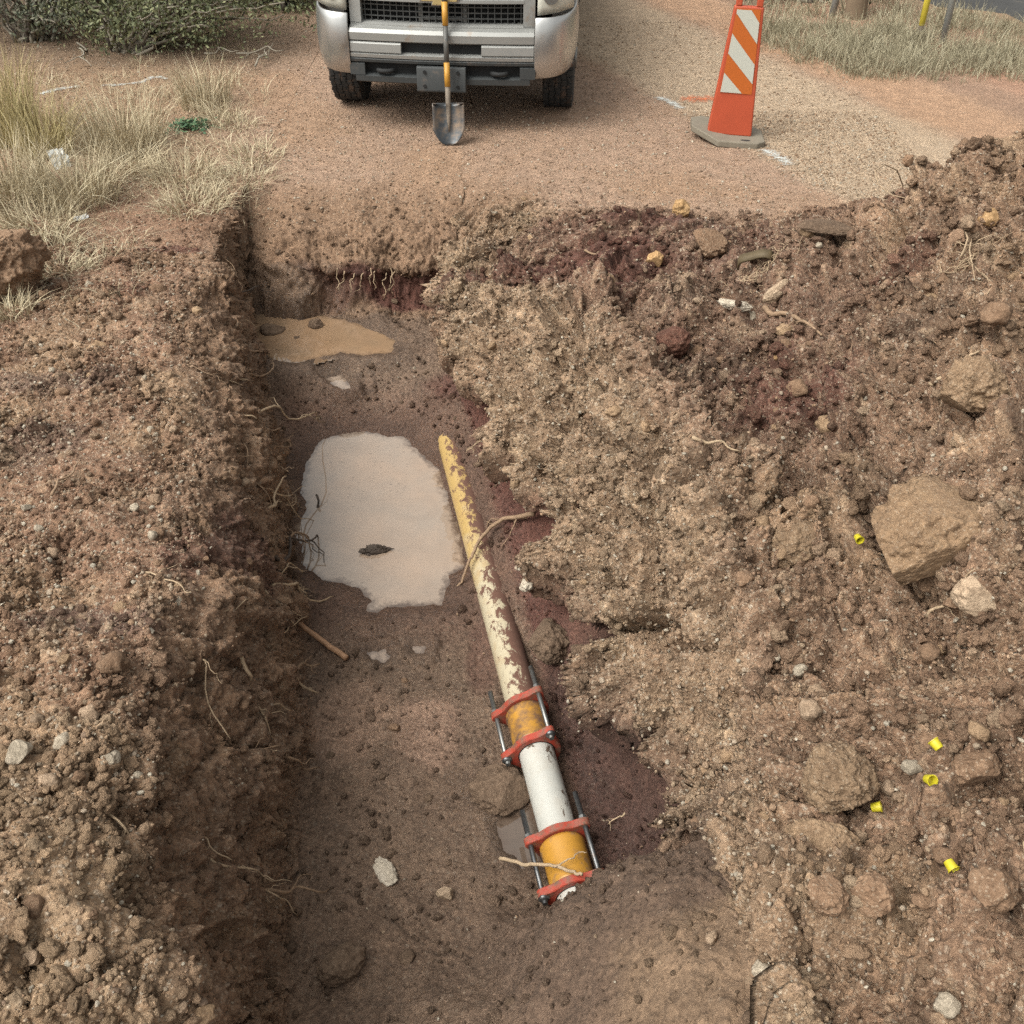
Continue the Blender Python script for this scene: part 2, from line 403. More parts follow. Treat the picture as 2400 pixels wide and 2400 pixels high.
px_ = pipe_x(np.clip(ry, 0.3, 6.6))
ltx, ltz = ev(LT, ry, 1), ev(LT, ry, 2)
ltx = ltx + (.06 * vnoise(ry * 1.9, ry * 0 + .4, 13) + .04 * vnoise(ry * 5.3, ry * 0 + .4, 14)) * sstep(6.2, 5.6, ry)
lbx, lbz = ev(LB, ry, 1), ev(LB, ry, 2)
lbx = lbx + (.03 * vnoise(ry * 2.6, ry * 0 + .3, 15) + .02 * vnoise(ry * 7.3, ry * 0 + .3, 16)) * sstep(6.0, 5.6, ry)
fz = np.interp(ry, FZ[:, 0], FZ[:, 1]); f3 = np.interp(ry, F3Z[:, 0], F3Z[:, 1]); f4 = np.interp(ry, F4Z[:, 0], F4Z[:, 1])
lipx, lipz = ev(LIP, ry, 1), ev(LIP, ry, 2)
lipx = lipx + .05 + .05 * sstep(2.7, 3.2, ry) * sstep(5.4, 4.9, ry) + .045 * vnoise(ry * 2.7, ry * 0, 3) * sstep(2.1, 2.5, ry) + .03 * vnoise(ry * 7, ry * 0, 4) * sstep(2.1, 2.5, ry)
near = sstep(2.08, 1.92, ry)                            # loose slope that closes the trench towards the camera on the right
lipx = lipx * (1 - near) + (px_ + 0.28) * near; lipz = lipz * (1 - near) + np.interp(ry, [.3, 1.0, 1.5, 1.9, 2.1], [.05, .05, -.05, -.34, -.5]) * near
over = (1 - near) * sstep(6.0, 5.6, ry)                 # how much the lip overhangs
far = sstep(6.62, 6.30, ry)                             # 1 inside, 0 where the trench has ended (outer columns)
B = []                                                  # breaklines: x, z per row
def add(x, z, step): B.append((np.broadcast_to(x, ry.shape).astype(float), np.broadcast_to(z, ry.shape).astype(float), step))
add(-420., 0., 40); add(-60., 0., 8); add(-14., 0., .5); add(-6.0, 0., .05); add(-3.4, 0., .016)
lsz = np.interp(ry, [.3, 1.0, 1.6, 2.0, 2.6, 3.4, 4.4, 5.4, 6.0], [.3, .28, .27, .20, .12, .09, .05, .02, .0])
add(ltx - .75, lsz * .8, .012); add(ltx - .28, lsz, .0095); add(ltx, ltz * far, .0095)
wall = sstep(6.42, 6.12, ry)
cv = sstep(1.9, 2.8, ry)                               # further off the bank rolls over late and drops steeply
add(lbx * .62 + ltx * .38, (lbz * (.32 - .16 * cv) + ltz * .70) * far, .0095)
add(lbx - .02, lbz * (.62 - .16 * cv) * wall, .0095); add(lbx + .06, (lbz * .5 + fz * .5) * wall, .0095)
add(lbx * .75 + px_ * .25, fz * wall, .0095); add(lbx * .35 + px_ * .65, (fz + .24 * sstep(1.85, 1.35, ry)) * wall, .0095); add(px_ - .125, f3 * wall, .0085); add(px_ + .125, f4 * wall, .0085)
pit = sstep(3.05, 2.75, ry)
bankz = np.maximum(f4 + .02, lipz - .27) * (1 - pit) + (f4 + .05) * pit
add(lipx - .01 + .03 * near, (bankz * wall * (1 - near) + (f4 + .06) * near), .0085)
add(lipx + (.19 + .03 * pit) * over + .05 * near, (lipz - .07 + .12 * near) * wall, .0085)
add(lipx - .02 * over + .07 * near, (lipz + .0 + .10 * near) * wall, .0085)
add(lipx + .08 * near, (lipz + .17 - .07 * near) * wall, .0085)
rrx, rrz = ev(RR, ry, 1), ev(RR, ry, 2)
add(lipx * .45 + rrx * .55, (lipz * .34 + rrz * .66) * sstep(6.6, 6.2, ry), .0095)
add(rrx, rrz, .0095); add(ev(RV, ry, 1), ev(RV, ry, 2), .0095); add(ev(RM, ry, 1), ev(RM, ry, 2), .0100); add(ev(RC, ry, 1), ev(RC, ry, 2), .0110)
add(4.4, 0., .03); add(8.0, 0., .05); add(20., 0., .6); add(60., 0., 8); add(420., 0., 40)

cols_x, cols_z, brk = [], [], []
BX = [smooth_y(b[0]) if 4 <= i <= len(B) - 6 else b[0] for i, b in enumerate(B)]
BZ = [smooth_y(b[1], 3) for b in B]
mid = (ry > 1.2) & (ry < 5.8)
for i in range(len(B) - 1):
    L = np.mean(np.hypot(BX[i + 1] - BX[i], BZ[i + 1] - BZ[i])[mid])
    n = max(1, int(round(L / B[i + 1][2])))
    brk.append(len(cols_x))
    for k in range(n):
        f = k / n
        cols_x.append(BX[i] * (1 - f) + BX[i + 1] * f); cols_z.append(BZ[i] * (1 - f) + BZ[i + 1] * f)
brk.append(len(cols_x)); cols_x.append(BX[-1]); cols_z.append(BZ[-1])
X = np.array(cols_x).T; Z = np.array(cols_z).T; NC = X.shape[1]     # (rows, cols)
Y = np.repeat(ry[:, None], NC, 1)
# round the corners of the profile
def smooth_c(A, s, lo, hi):
    k = np.exp(-0.5 * (np.arange(-3 * s, 3 * s + 1) / s) ** 2); k /= k.sum()
    S = sum(k[j] * A[:, lo - 3 * s + j: hi - 3 * s + j] for j in range(6 * s + 1))
    A = A.copy(); A[:, lo:hi] = S; return A
lo, hi = brk[4] + 14, brk[24]
X = smooth_c(X, 3, lo, hi); Z = smooth_c(Z, 3, lo, hi)
Z = smooth_c(Z, 12, brk[7] - 40, brk[7] + 45); Z = smooth_c(Z, 9, brk[20] - 40, brk[23])

# far wall: a ledge of topsoil over a red hollow
fl = np.zeros(NC); 
ci = np.arange(NC)
wcol = sstep(brk[8], brk[10], ci) * (1 - sstep(brk[17], brk[20], ci))
tt = np.array([6.19, 6.25, 6.30, 6.34, 6.38, 6.42, 6.52, 6.70, 6.98])
ty = np.array([0.00, .02, .05, .03, -.07, -.08, -.06, -.02, .0])
tz = np.array([-.655, -.61, -.50, -.41, -.365, -.30, -.19, -.08, .0])
xs_r = sstep(-1.50, -1.05, X + .08 * np.sin(Y * 31)) * (1 - sstep(-.62, -.25, X))
Yw = Y + \
    .13 * vnoise(X * 1.7, X * 0 + .5, 31) + .07 * vnoise(X * 4.1, X * 0 + .5, 32)
zf = np.interp(Yw, tt, tz); yf = np.interp(Yw, tt, ty)
zplain = np.interp(Yw, [6.19, 6.24, 6.35, 6.52, 6.98], [-.655, -.58, -.36, -.18, 0])
m = (Y > 6.05) & (Y < 6.98)
Zt = zplain * (1 - xs_r) + zf * xs_r
Z = np.where(m, Z * (1 - wcol) + np.minimum(Zt, 0.0) * wcol, Z)
Y = np.where(m, Y + yf * xs_r * wcol, Y)

# arc length across, measured from the pipe column, as surface coordinate
ds = np.hypot(np.diff(X, axis=1), np.diff(Z, axis=1)); S = np.concatenate([np.zeros((NR, 1)), np.cumsum(ds, 1)], 1)
pc = (brk[13] + brk[14]) // 2
S = S - S[:, pc:pc + 1]
S = S + pipe_x(np.clip(ry, .3, 6.6))[:, None]
dt = np.hypot(np.diff(Y, axis=0), np.where((np.abs(Y[1:]) < 8) & (Y[1:] > .9), np.diff(Z, axis=0), 0))
T = np.concatenate([np.zeros((1, NC)), np.cumsum(dt, 0)], 0); r0_ = int(np.argmin(np.abs(ry - 4.0)))
T = T - T[r0_:r0_ + 1] + 4.0
def colw(a, b, soft=14):
    """1 on columns between breaklines a and b"""
    return (sstep(brk[a] - soft, brk[a] + soft, ci) * (1 - sstep(brk[b] - soft, brk[b] + soft, ci)))[None, :]
inY = sstep(.2, 1.0, Y) * (1 - sstep(6.3, 6.75, Y))
z_floor = colw(10, 15) * inY
z_wallL = colw(7, 10) * inY
z_left = colw(4, 7) * (1 - sstep(5.2, 6.4, Y)) 
z_bank = colw(14, 17, 6) * inY
z_lip = colw(16, 18, 5) * inY
z_crust = colw(17, 20) * inY
z_heap = colw(20, 24) * sstep(.0, .3, Y) * (1 - sstep(6.1, 6.5, Y))
z_far = np.clip(1 - (z_floor + z_wallL + z_left + z_bank + z_lip + z_crust + z_heap), 0, 1)

# ------ relief
smooth_mud = np.zeros_like(X)
for _a, _b, _rx, _ry in ((900, 1690, .36, .34), (1010, 1640, .2, .2), (1090, 1860, .16, .2), (1120, 2080, .3, .12)):
    _x, _y, _z = P(_a, _b, -.92); smooth_mud = np.maximum(smooth_mud, 1 - sstep(.6, 1.1, np.hypot((X - _x) / _rx, (Y - _y) / _ry)))
nearslope0 = near[:, None] * colw(12, 19) * (Y > .3)
fine = ((Y > .5) & (Y < 14) & (X > -7) & (X < 8.5))
def on(f): 
    out = np.zeros_like(X); out[fine] = f(S[fine], T[fine]); return out
n_big = on(lambda s, y: fbm(s * 1.3, y * 1.3, 3, 11))
n_mid = on(lambda s, y: fbm(s * 5, y * 5, 4, 23))
n_sm = on(lambda s, y: fbm(s * 17, y * 17, 4, 37, .6))
n_fi = on(lambda s, y: fbm(s * 45, y * 45, 2, 51))
gully = on(lambda s, y: fbm((.75 * s + .66 * y) * 1.7, (.66 * s - .75 * y) * 5.0 + .8 * fbm(s * 3, y * 3, 2, 5), 3, 71))
block = on(lambda s, y: fbm((.75 * s + .66 * y) * 2.6 + 5, (.66 * s - .75 * y) * 4.2, 2, 77))
ridg = 1 - np.abs(gully) * 2
d1 = np.zeros_like(X); id1 = -np.ones_like(X); d2 = d1.copy(); id2 = id1.copy(); d3 = d1.copy(); id3 = id1.copy()
nearm = fine & (Y < 6.9) & (X > -4) & (X < 3.4)
wob = 0.02 * fbm(S[nearm] * 20, T[nearm] * 20, 2, 91); wob2 = 0.02 * fbm(S[nearm] * 20 + 9, T[nearm] * 20, 2, 92)
sx_, sy_ = S[nearm] + wob, T[nearm] + wob2
d1[nearm], id1[nearm] = domes(sx_, sy_, .17, 101, .42, .18, .55)
d2[nearm], id2[nearm] = domes(sx_, sy_, .075, 131, .6, .2, .6)
d3[nearm], id3[nearm] = domes(sx_, sy_, .036, 161, .7, .25, .62)
patch = on(lambda s, y: sstep(-.25, .35, fbm(s * 2.2 + 7, y * 2.2, 3, 211)))       # clod-rich and fine patches
H = n_big * (.06 * z_left + .09 * z_heap + .03 * z_crust + .025 * z_floor + .012 * z_far * sstep(9, 6, Y))
H += n_mid * (.035 * z_left + .075 * z_heap + .055 * z_crust + .022 * z_floor + .050 * z_wallL + .016 * z_bank + .04 * z_lip + .006 * z_far)
H += n_sm * (.014 * z_left + .026 * z_heap + .020 * z_crust + .014 * z_floor + .022 * z_wallL + .008 * z_bank + .016 * z_lip + .003 * z_far)
H += n_fi * (.005 * z_left + .008 * z_heap + .008 * z_crust + .007 * z_floor + .008 * z_wallL + .005 * z_bank + .006 * z_lip + .001 * z_far)
H += z_crust * np.minimum(gully, .2) * .10 + z_crust * np.round(block * 3.0) / 3.0 * .10 + z_crust * -.07 * sstep(.86, 1.0, ridg) * sstep(-.1, .3, n_big) + z_lip * (gully * .12 + np.round(block * 3.0) / 3.0 * .06)
H += z_heap * np.round(block * 2.6) / 2.6 * .06 * patch
H += d1 * (.8 * z_heap * patch + .35 * z_crust * patch + .35 * z_left * patch + .25 * z_floor * patch + .2 * z_wallL)
H += d2 * (.8 * z_heap + .5 * z_crust + .55 * z_left * (.3 + .7 * patch) + .30 * z_floor * (.2 + .8 * patch) + .45 * z_wallL + .2 * z_lip)
H += d3 * (.7 * z_heap + .7 * z_crust + .6 * z_left + .32 * z_floor + .55 * z_wallL + .3 * z_bank)
fw_ = colw(6, 21) * sstep(6.0, 6.1, Y) * (1 - sstep(6.5, 7.0, Y))      # the far wall is lumpy too
H += fw_ * (n_mid * .04 + n_sm * .016 + n_fi * .005 + d2 * .2 + d3 * .3)
H *= 1 - .75 * nearslope0 * (Z < .02)
H += nearslope0 * (Z < .02) * (n_mid * .02 + d3 * .45)
# normals of the smooth surface
def normals(X, Y, Z):
    dxc = np.gradient(X, axis=1); dyc = np.gradient(Y, axis=1); dzc = np.gradient(Z, axis=1)
    dxr = np.gradient(X, axis=0); dyr = np.gradient(Y, axis=0); dzr = np.gradient(Z, axis=0)
    nx = dyc * dzr - dzc * dyr; ny = dzc * dxr - dxc * dzr; nz = dxc * dyr - dyc * dxr
    L = np.sqrt(nx * nx + ny * ny + nz * nz) + 1e-12
    return nx / L, ny / L, nz / L
# clods broken from the bank: tilted faces with dark cracks between them, at two sizes
wq = .05 * fbm(S[nearm] * 7, T[nearm] * 7, 3, 93); wq2 = .05 * fbm(S[nearm] * 7 + 5, T[nearm] * 7, 3, 94)
sA, tA = S[nearm] + wq, T[nearm] + wq2
uu, vv_ = .75 * sA + .66 * tA, .66 * sA - .75 * tA
for cell, seed_, (k_cr, k_hp, k_lf, k_wl), wid in ((.30, 241, (.8, .9, .45, .40), .07), (.13, 261, (.6, .9, .6, .45), .09)):
    e1, r1, t1 = worley(uu * .72, vv_ * 1.25, cell, seed_)
    zz = np.clip((z_crust + z_lip)[nearm] * k_cr + z_heap[nearm] * k_hp + z_left[nearm] * k_lf * patch[nearm] + z_wallL[nearm] * k_wl, 0, 1) * (1 - .8 * nearslope0[nearm])
    keep_ = sstep(.15, .45, _u(np.floor(r1 * 997).astype(np.int64), np.zeros(r1.shape, np.int64), seed_ + 9))
    H[nearm] += zz * (((r1 - .5) * .40 * cell + t1 * .45 * cell) * sstep(.0, .16, e1) - sstep(wid * 1.3, 0., e1) * .38 * cell * keep_)
d0 = np.zeros_like(X); d0[nearm], _i0 = domes(sx_ + .3 * wob, sy_, .44, 181, .62, .25, .62)
H += d0 * (.42 * z_heap + .18 * z_crust + .12 * z_left)
# what the digger left: blocks that stand up and cracks between them, placed where the photograph shows them
_dep = np.maximum(Y * CT + (CAMZ - Z) * ST, .3); PXv = 1200 + X / _dep * FPX; PYv = 1200 + ((CAMZ - Z) * CT - Y * ST) / _dep * FPX
wpx = 14 * n_sm + 10 * n_mid
def raise_poly(poly, amt, soft, zone):
    global H
    b = nearm & (zone > .02); d = sdf_poly(PXv[b] + wpx[b] * 1.5, PYv[b] + wpx[b], poly)
    H[b] += amt * (1 - sstep(-soft, soft * .3, d)) * np.clip(zone[b], 0, 1)
def groove(line, amt, wid, zone):
    global H
    b = nearm & (zone > .02); x_, y_ = PXv[b] + wpx[b] * 1.6, PYv[b] + wpx[b]; d = np.full(x_.shape, 1e9)
    for (ax, ay), (bx, by) in zip(line[:-1], line[1:]):
        ex, ey = bx - ax, by - ay; t = np.clip(((x_ - ax) * ex + (y_ - ay) * ey) / (ex * ex + ey * ey), 0, 1)
        d = np.minimum(d, np.hypot(x_ - ax - ex * t, y_ - ay - ey * t))
    H[b] -= amt * (1 - sstep(0, wid, d)) * np.clip(zone[b], 0, 1)
zr = np.clip(z_heap + z_crust + z_lip, 0, 1)
raise_poly([(2085,900),(2200,810),(2420,760),(2420,1460),(2260,1440),(2150,1370),(2060,1240),(2035,1130),(2060,1000)], .17, 22, zr)
raise_poly([(1380,676),(1470,730),(1510,830),(1610,960),(1710,1110),(1650,1130),(1560,1040),(1500,950),(1430,840),(1370,760)], .07, 12, zr)
raise_poly([(1050,680),(1230,640),(1300,760),(1285,900),(1120,960),(1060,860)], .09, 12, zr)
raise_poly([(1440,870),(1520,950),(1515,1230),(1440,1150),(1405,990)], .11, 10, zr)
raise_poly([(1130,1010),(1300,970),(1330,1170),(1250,1280),(1190,1150)], .07, 10, zr)
raise_poly([(1260,1300),(1345,1195),(1520,1255),(1500,1450),(1390,1460)], .11, 10, zr)
raise_poly([(1550,1060),(1690,1160),(1760,1350),(1620,1480),(1560,1250)], .07, 12, zr)
raise_poly([(1390,1520),(1480,1480),(1640,1560),(1640,1760),(1570,1880),(1500,1900),(1440,1660)], .07, 14, zr)
raise_poly([(1760,1250),(1950,1230),(1960,1400),(1800,1420)], .06, 18, zr)
raise_poly([(1560,2050),(1800,2000),(2060,2060),(2080,2200),(1800,2260),(1560,2200)], .05, 25, zr)
raise_poly([(0,1700),(120,1715),(340,1780),(335,1900),(270,1950),(330,2040),(420,2160),(480,2420),(-60,2420),(-60,1700)], .07, 16, z_left + z_wallL)
raise_poly([(360,1330),(520,1370),(560,1500),(400,1640),(300,1560)], .05, 20, z_left + z_wallL)
for ln_, am, wd_ in [([(1308,960),(1320,1150),(1345,1190)], .14, 16), ([(1540,1000),(1532,1240),(1560,1380)], .16, 17), ([(1430,850),(1395,970),(1440,1150)], .13, 15), ([(1350,1440),(1420,1500),(1500,1470),(1560,1400)], .16, 20), ([(1640,1480),(1560,1500)], .09, 14), ([(1300,740),(1300,900)], .10, 14), ([(1170,900),(1130,1000)], .12, 16), ([(1230,1290),(1330,1190)], .10, 12),
        ([(1480,720),(1560,850),(1660,960),(1760,1090),(1850,1130)], .10, 60), ([(2060,960),(2010,1130),(2060,1260),(2180,1400)], .10, 26), ([(2120,1440),(2230,1500),(2230,1580)], .12, 40), ([(1700,760),(1800,860),(1930,900)], .07, 30),
        ([(1880,1120),(1960,1180),(2020,1150)], .07, 24), ([(2150,860),(2240,820)], .08, 16), ([(2230,1020),(2330,1060)], .07, 12), ([(1700,1960),(1850,1960),(1960,1930)], .07, 18), ([(2340,2100),(2400,2200)], .08, 40)]:
    groove(ln_, am, wd_, zr)
for ln_, am, wd_ in [([(190,1700),(320,1760)], .09, 34), ([(350,1620),(560,1560)], .04, 14), ([(480,1280),(560,1420)], .05, 12), ([(400,2130),(320,2060)], .06, 16)]:
    groove(ln_, am, wd_, z_left + z_wallL)
H = np.where(z_floor > .3, H * (1 - .65 * smooth_mud), H)
H = H * (1 - .55 * z_heap * sstep(4.9, 5.7, Y))
for zz_ in (z_crust, z_lip, z_wallL, z_bank):           # the relief must not swell the walls into the trench
    wz_ = np.clip(zz_, 0, 1) * nearm; H = H - zz_ * float((H * wz_).sum() / wz_.sum())
NX, NY, NZ = normals(X, Y, Z)
X = X + NX * H; Y = Y + NY * H; Z = Z + NZ * H
# puddles: hollow the floor below each water level, keep the shore just above it
wetm = np.zeros_like(X)
for ip, (poly, zw, lab, kind) in enumerate(PUDS):
    pa = np.array(poly)
    if len(poly) < 12:
        bb = (X > pa[:, 0].min() - .02) & (X < pa[:, 0].max() + .02) & (Y > pa[:, 1].min() - .02) & (Y < pa[:, 1].max() + .02) & (z_floor > .3) & (Z < -.4)
        zw = float(np.median(Z[bb])) - .004; PUDS[ip] = (poly, zw, lab, kind)
    x0, y0 = pa[:, 0].min() - .4, pa[:, 1].min() - .4; x1, y1 = pa[:, 0].max() + .4, pa[:, 1].max() + .4
    b = (X > x0) & (X < x1) & (Y > y0) & (Y < y1) & (Z < zw + .35) & (z_floor > .1)
    xs, ys = X[b], Y[b]
    d = sdf_poly(xs, ys, pa) + .022 * fbm(xs * 14, ys * 14, 3, 301)
    small_ = 1.0 if len(poly) > 12 else .35
    tgt = zw + np.where(d < 0, np.maximum(d * .35, -.05), np.minimum(d * (.30 if small_ == 1 else .5) + (0 if small_ == 1 else .004), .04)) + H[b] * .55 * np.clip((d + .02) / .12, .12, 1)
    wgt = (1 - sstep(.03, .22 * (1 if small_ == 1 else .4), d)) * (1 - sstep(.05 if small_ < 1 else .08, .13 if small_ < 1 else .16, Z[b] - zw))
    lower = Z[b] * (1 - wgt) + tgt * wgt
    Z[b] = np.where((d < .0) & (Z[b] < zw + (.12 if len(poly) > 12 else .05)), np.minimum(lower, np.where(d < -.03, np.minimum(tgt, zw - .010 + .35 * np.maximum(0, H[b] - .035)), tgt)), lower)
    wetm[b] = np.maximum(wetm[b], 1 - sstep(-.02, .22 * small_ + .04, d))
NX, NY, NZ = normals(X, Y, Z)

# ------ kinds and tones of earth as vertex colours
def c3(*c): return np.array(c, float)
TAN, BROWN, DARK, RED, PINK, GRAV, OCH, GREY = c3(.30,.205,.128), c3(.205,.130,.083), c3(.125,.082,.057), c3(.098,.042,.031), c3(.315,.218,.158), c3(.40,.315,.225), c3(.37,.235,.15), c3(.235,.175,.118)
def px_blob(px, py, z, rx, ry_, rough=.35, seed=0):
    """soft-edged blob of another earth, centred where the photograph shows it"""
    x0, y0, _ = P(px, py, z)
    d = np.sqrt(((X - x0) / rx) ** 2 + ((Y - y0) / ry_) ** 2) + rough * fbm(X * 4 + seed, Y * 4, 3, 400 + seed)
    return 1 - sstep(.65, 1.05, d)
def lay(C, w, col): return C * (1 - w[..., None]) + col * w[..., None]
Cc = np.zeros(X.shape + (3,)) + PINK
pn = on(lambda s, y: fbm(s * .8, y * .8, 4, 501)); pn2 = on(lambda s, y: fbm(s * 2.5 + 4, y * 2.5, 4, 521)); pn3 = on(lambda s, y: fbm(s * 7 + 2, y * 7, 3, 541))
Cc = lay(Cc, sstep(-.1, .4, pn) * .55, c3(.30, .19, .115))
# the gravel road: bands parallel to its edge
e0, e1 = np.array(P(1560, 240)), np.array(P(2000, 490)); dd = (e1 - e0)[:2] / np.linalg.norm((e1 - e0)[:2])
rd = -((X - e0[0]) * dd[1] - (Y - e0[1]) * dd[0]); rd = -rd if False else rd
rd = (X - e0[0]) * (-dd[1]) + (Y - e0[1]) * dd[0]        # distance to the right of the edge
rdn = rd + .12 * pn2
Cc = lay(Cc, sstep(-.1, .15, rdn) * (1 - sstep(1.35, 1.75, rdn)) * .85, GRAV)
Cc = lay(Cc, sstep(1.5, 1.8, rdn) * (1 - sstep(2.2, 2.6, rdn)) * .8, OCH)
Cc = lay(Cc, sstep(2.3, 2.6, rdn) * (1 - sstep(2.7, 2.9, rdn)) * .7, c3(.26, .165, .115))
Cc = lay(Cc, sstep(2.7, 3.0, rdn) * .7, c3(.33, .19, .13))
Cc = lay(Cc, sstep(3.6, 4.6, rdn) * .8, c3(.22, .165, .10))
# left verge: leaf litter, warm brown soil
Lv = sstep(-1.7, -2.6, X + .35 * pn2 + .12 * (Y - 7)) * sstep(6, 8, Y)
Cc = lay(Cc, Lv * .75, c3(.25, .165, .10)); Cc = lay(Cc, sstep(9.3, 10.3, Y + .4 * pn2) * sstep(-1.6, -2.4, X) * .8, c3(.15, .105, .07))
# left bank, walls, floor, crust, heap
Cc = lay(Cc, np.clip(colw(2, 7, 20) * (1 - sstep(6.4, 7.4, Y + .5 * pn2)) * .95, 0, 1), c3(.23, .138, .09))
Cc = lay(Cc, z_left * sstep(-.15, .3, pn2) * .65, TAN * .95)
Cc = lay(Cc, z_left * (1 - sstep(1.6, 2.3, Y)) * .7, c3(.33, .235, .15))
Cc = lay(Cc, np.clip(z_wallL, 0, 1), BROWN * 1.12); Cc = lay(Cc, z_wallL * sstep(.0, .4, pn3) * .6, c3(.235, .155, .095))
Cc = lay(Cc, z_wallL * sstep(-.1, .3, pn2) * .45, DARK * 1.2)
farw = colw(7, 20) * sstep(6.15, 6.22, Y) * (1 - sstep(6.7, 7.1, Y))
Cc = lay(Cc, np.clip(z_floor, 0, 1), c3(.155, .105, .074)); Cc = lay(Cc, z_floor * sstep(-.1, .35, pn2) * .6, c3(.20, .138, .097))
Cc = lay(Cc, z_floor * sstep(3.2, 3.6, Y) * (1 - sstep(5.2, 5.6, Y)) * .7, c3(.120, .066, .047))
Cc = lay(Cc, np.clip(z_bank + z_lip * .6, 0, 1) * sstep(1.9, 2.1, Y) * (.65 + .35 * sstep(2.9, 3.4, Y)), RED * 1.15)
Cc = lay(Cc, np.clip(farw, 0, 1), c3(.225, .146, .095))
Cc = lay(Cc, np.clip(z_crust, 0, 1) * .95, c3(.315, .222, .148)); Cc = lay(Cc, z_crust * sstep(.05, .4, pn3) * .6, c3(.36, .265, .175)); Cc = lay(Cc, z_crust * sstep(.1, .4, -pn2) * .55, BROWN)
Cc = lay(Cc, z_heap * .95, c3(.245, .158, .104)); Cc = lay(Cc, z_heap * sstep(.05, .4, pn2) * .6, TAN); Cc = lay(Cc, z_heap * sstep(.15, .45, -pn3) * .5, DARK)
Cc = lay(Cc, np.clip(colw(20, 22, 22) * sstep(2.9, 3.7, Y) * (1 - sstep(5.9, 6.3, Y)) * (.75 + .5 * pn2), 0, 1) * .8, c3(.150, .088, .064))
Cc = lay(Cc, np.clip(colw(19, 23, 20) * sstep(5.0, 5.5, Y) * (1 - sstep(6.15, 6.4, Y)) * (.7 + .6 * pn2), 0, 1) * .8, c3(.125, .065, .047))
Cc = lay(Cc, np.clip(z_bank + z_lip * .4, 0, 1) * (1 - sstep(2.9, 3.4, Y)) * sstep(2.0, 2.1, Y) * .85, c3(.066, .034, .027))  # deeper maroon on the bank and lip beside the couplings
nearslope = near[:, None] * colw(12, 20)
Cc = lay(Cc, np.clip(nearslope * (1 - sstep(-.15, .05, Z)), 0, 1) * .85, c3(.125, .084, .060))
for k, (bx, by, bz, rx, rr, colr, wt) in enumerate([
        (1180, 640, .05, .55, .22, RED, .85), (1420, 600, .1, .45, .30, RED, .85), (1500, 500, .2, .35, .12, RED * 1.05, .8), (1380, 690, .0, .3, .2, RED, .6),
        (1570, 800, .05, .12, .12, c3(.15, .075, .05), .7), (1850, 950, .1, .30, .25, RED * 1.25, .75), (1750, 880, .05, .25, .15, RED * 1.1, .7), (2110, 590, .6, .22, .15, RED * 1.2, .6),
        (2180, 820, .4, .2, .3, DARK, .6), (400, 590, 0, .22, .06, RED * 1.2, .8), (280, 700, .02, .2, .08, RED * 1.4, .5), (120, 590, 0, .18, .05, RED * 1.3, .6),
        (140, 900, .05, .45, .15, c3(.13, .085, .065), .75), (60, 1050, .05, .35, .2, c3(.13, .085, .065), .65), (220, 1470, .1, .30, .10, c3(.12, .075, .06), .7),
        (820, 1680, -.9, .22, .28, c3(.30, .20, .145), .75), (1000, 1700, -.9, .18, .25, c3(.29, .19, .14), .7), (1130, 1440, -.6, .1, .25, RED, .5),
        (480, 1450, -.3, .1, .2, c3(.12, .05, .04), .5), (600, 1450, -.6, .12, .3, c3(.11, .05, .04), .6),
        (1650, 880, .0, .38, .18, DARK * .95, .65), (2010, 1180, .25, .16, .28, DARK, .5), (1560, 740, .0, .3, .15, DARK, .6), (1110, 560, -.02, .2, .12, PINK * .95, .8), (1880, 1250, .12, .3, .2, TAN, .5), (1750, 2150, .2, .4, .25, c3(.28, .195, .125), .5)]):
    Cc = lay(Cc, px_blob(bx, by, bz, rx, rr, .35, k) * wt, colr)
# red hollow under the far ledge
hol = xs_r * wcol[None, :] * sstep(6.20, 6.24, np.repeat(ry[:, None], NC, 1)) * (1 - sstep(6.34, 6.38, np.repeat(ry[:, None], NC, 1)))
Cc = lay(Cc, hol, RED * 1.1)
# the lumps in the surface carry their own colour
def lump(idv, amt, w):
    r = np.where(idv < 0, .5, idv); k = np.where(idv < 0, 0, 1) * w
    f = .78 + .5 * r; return f, k
for idv, amt in ((id1, .5), (id2, .7), (id3, .9)):
    f, k = lump(idv, amt, np.clip(z_heap + z_crust + z_left + .3 * z_floor, 0, 1))
    Cc = Cc * (1 + (f - 1) * k * amt)[..., None]
    pale = ((idv > .86) * np.clip(z_heap + z_crust + z_left, 0, 1) * .55 * amt)
    Cc = lay(Cc, pale, c3(.40, .30, .205))
wet = np.clip(wetm * 1.0 + z_floor * .75 * sstep(-.35, .2, pn2) * sstep(-.55, -.75, Z), 0, 1)
for wx, wy, rx, rr in ((900, 1680, .35, .35), (1135, 1650, .10, .12), (1010, 1640, .2, .2), (1080, 1870, .15, .2), (1200, 1950, .15, .2), (700, 860, .3, .2), (860, 1520, .4, .12), (800, 2300, .25, .12)):
    wet = np.maximum(wet, px_blob(wx, wy, -.9, rx, rr, .5, 77) * z_floor)
Cc = Cc * (1 - .32 * wetm[..., None])
peb = np.clip(.35 * z_far + .9 * z_left + .85 * z_heap + 1.0 * z_crust + .5 * z_wallL + .22 * z_floor + .2 * z_bank + sstep(-.1, .15, rdn) * (1 - sstep(1.35, 1.75, rdn)) * .7 * z_far, 0, 1)
peb = peb * (1 - .8 * sstep(.2, .02, np.linalg.norm(Cc - RED, axis=-1) * 2.2)) * (1 - .7 * nearslope * (Z < 0))
peb = np.clip(peb * (.7 + .5 * pn3), 0, 1)

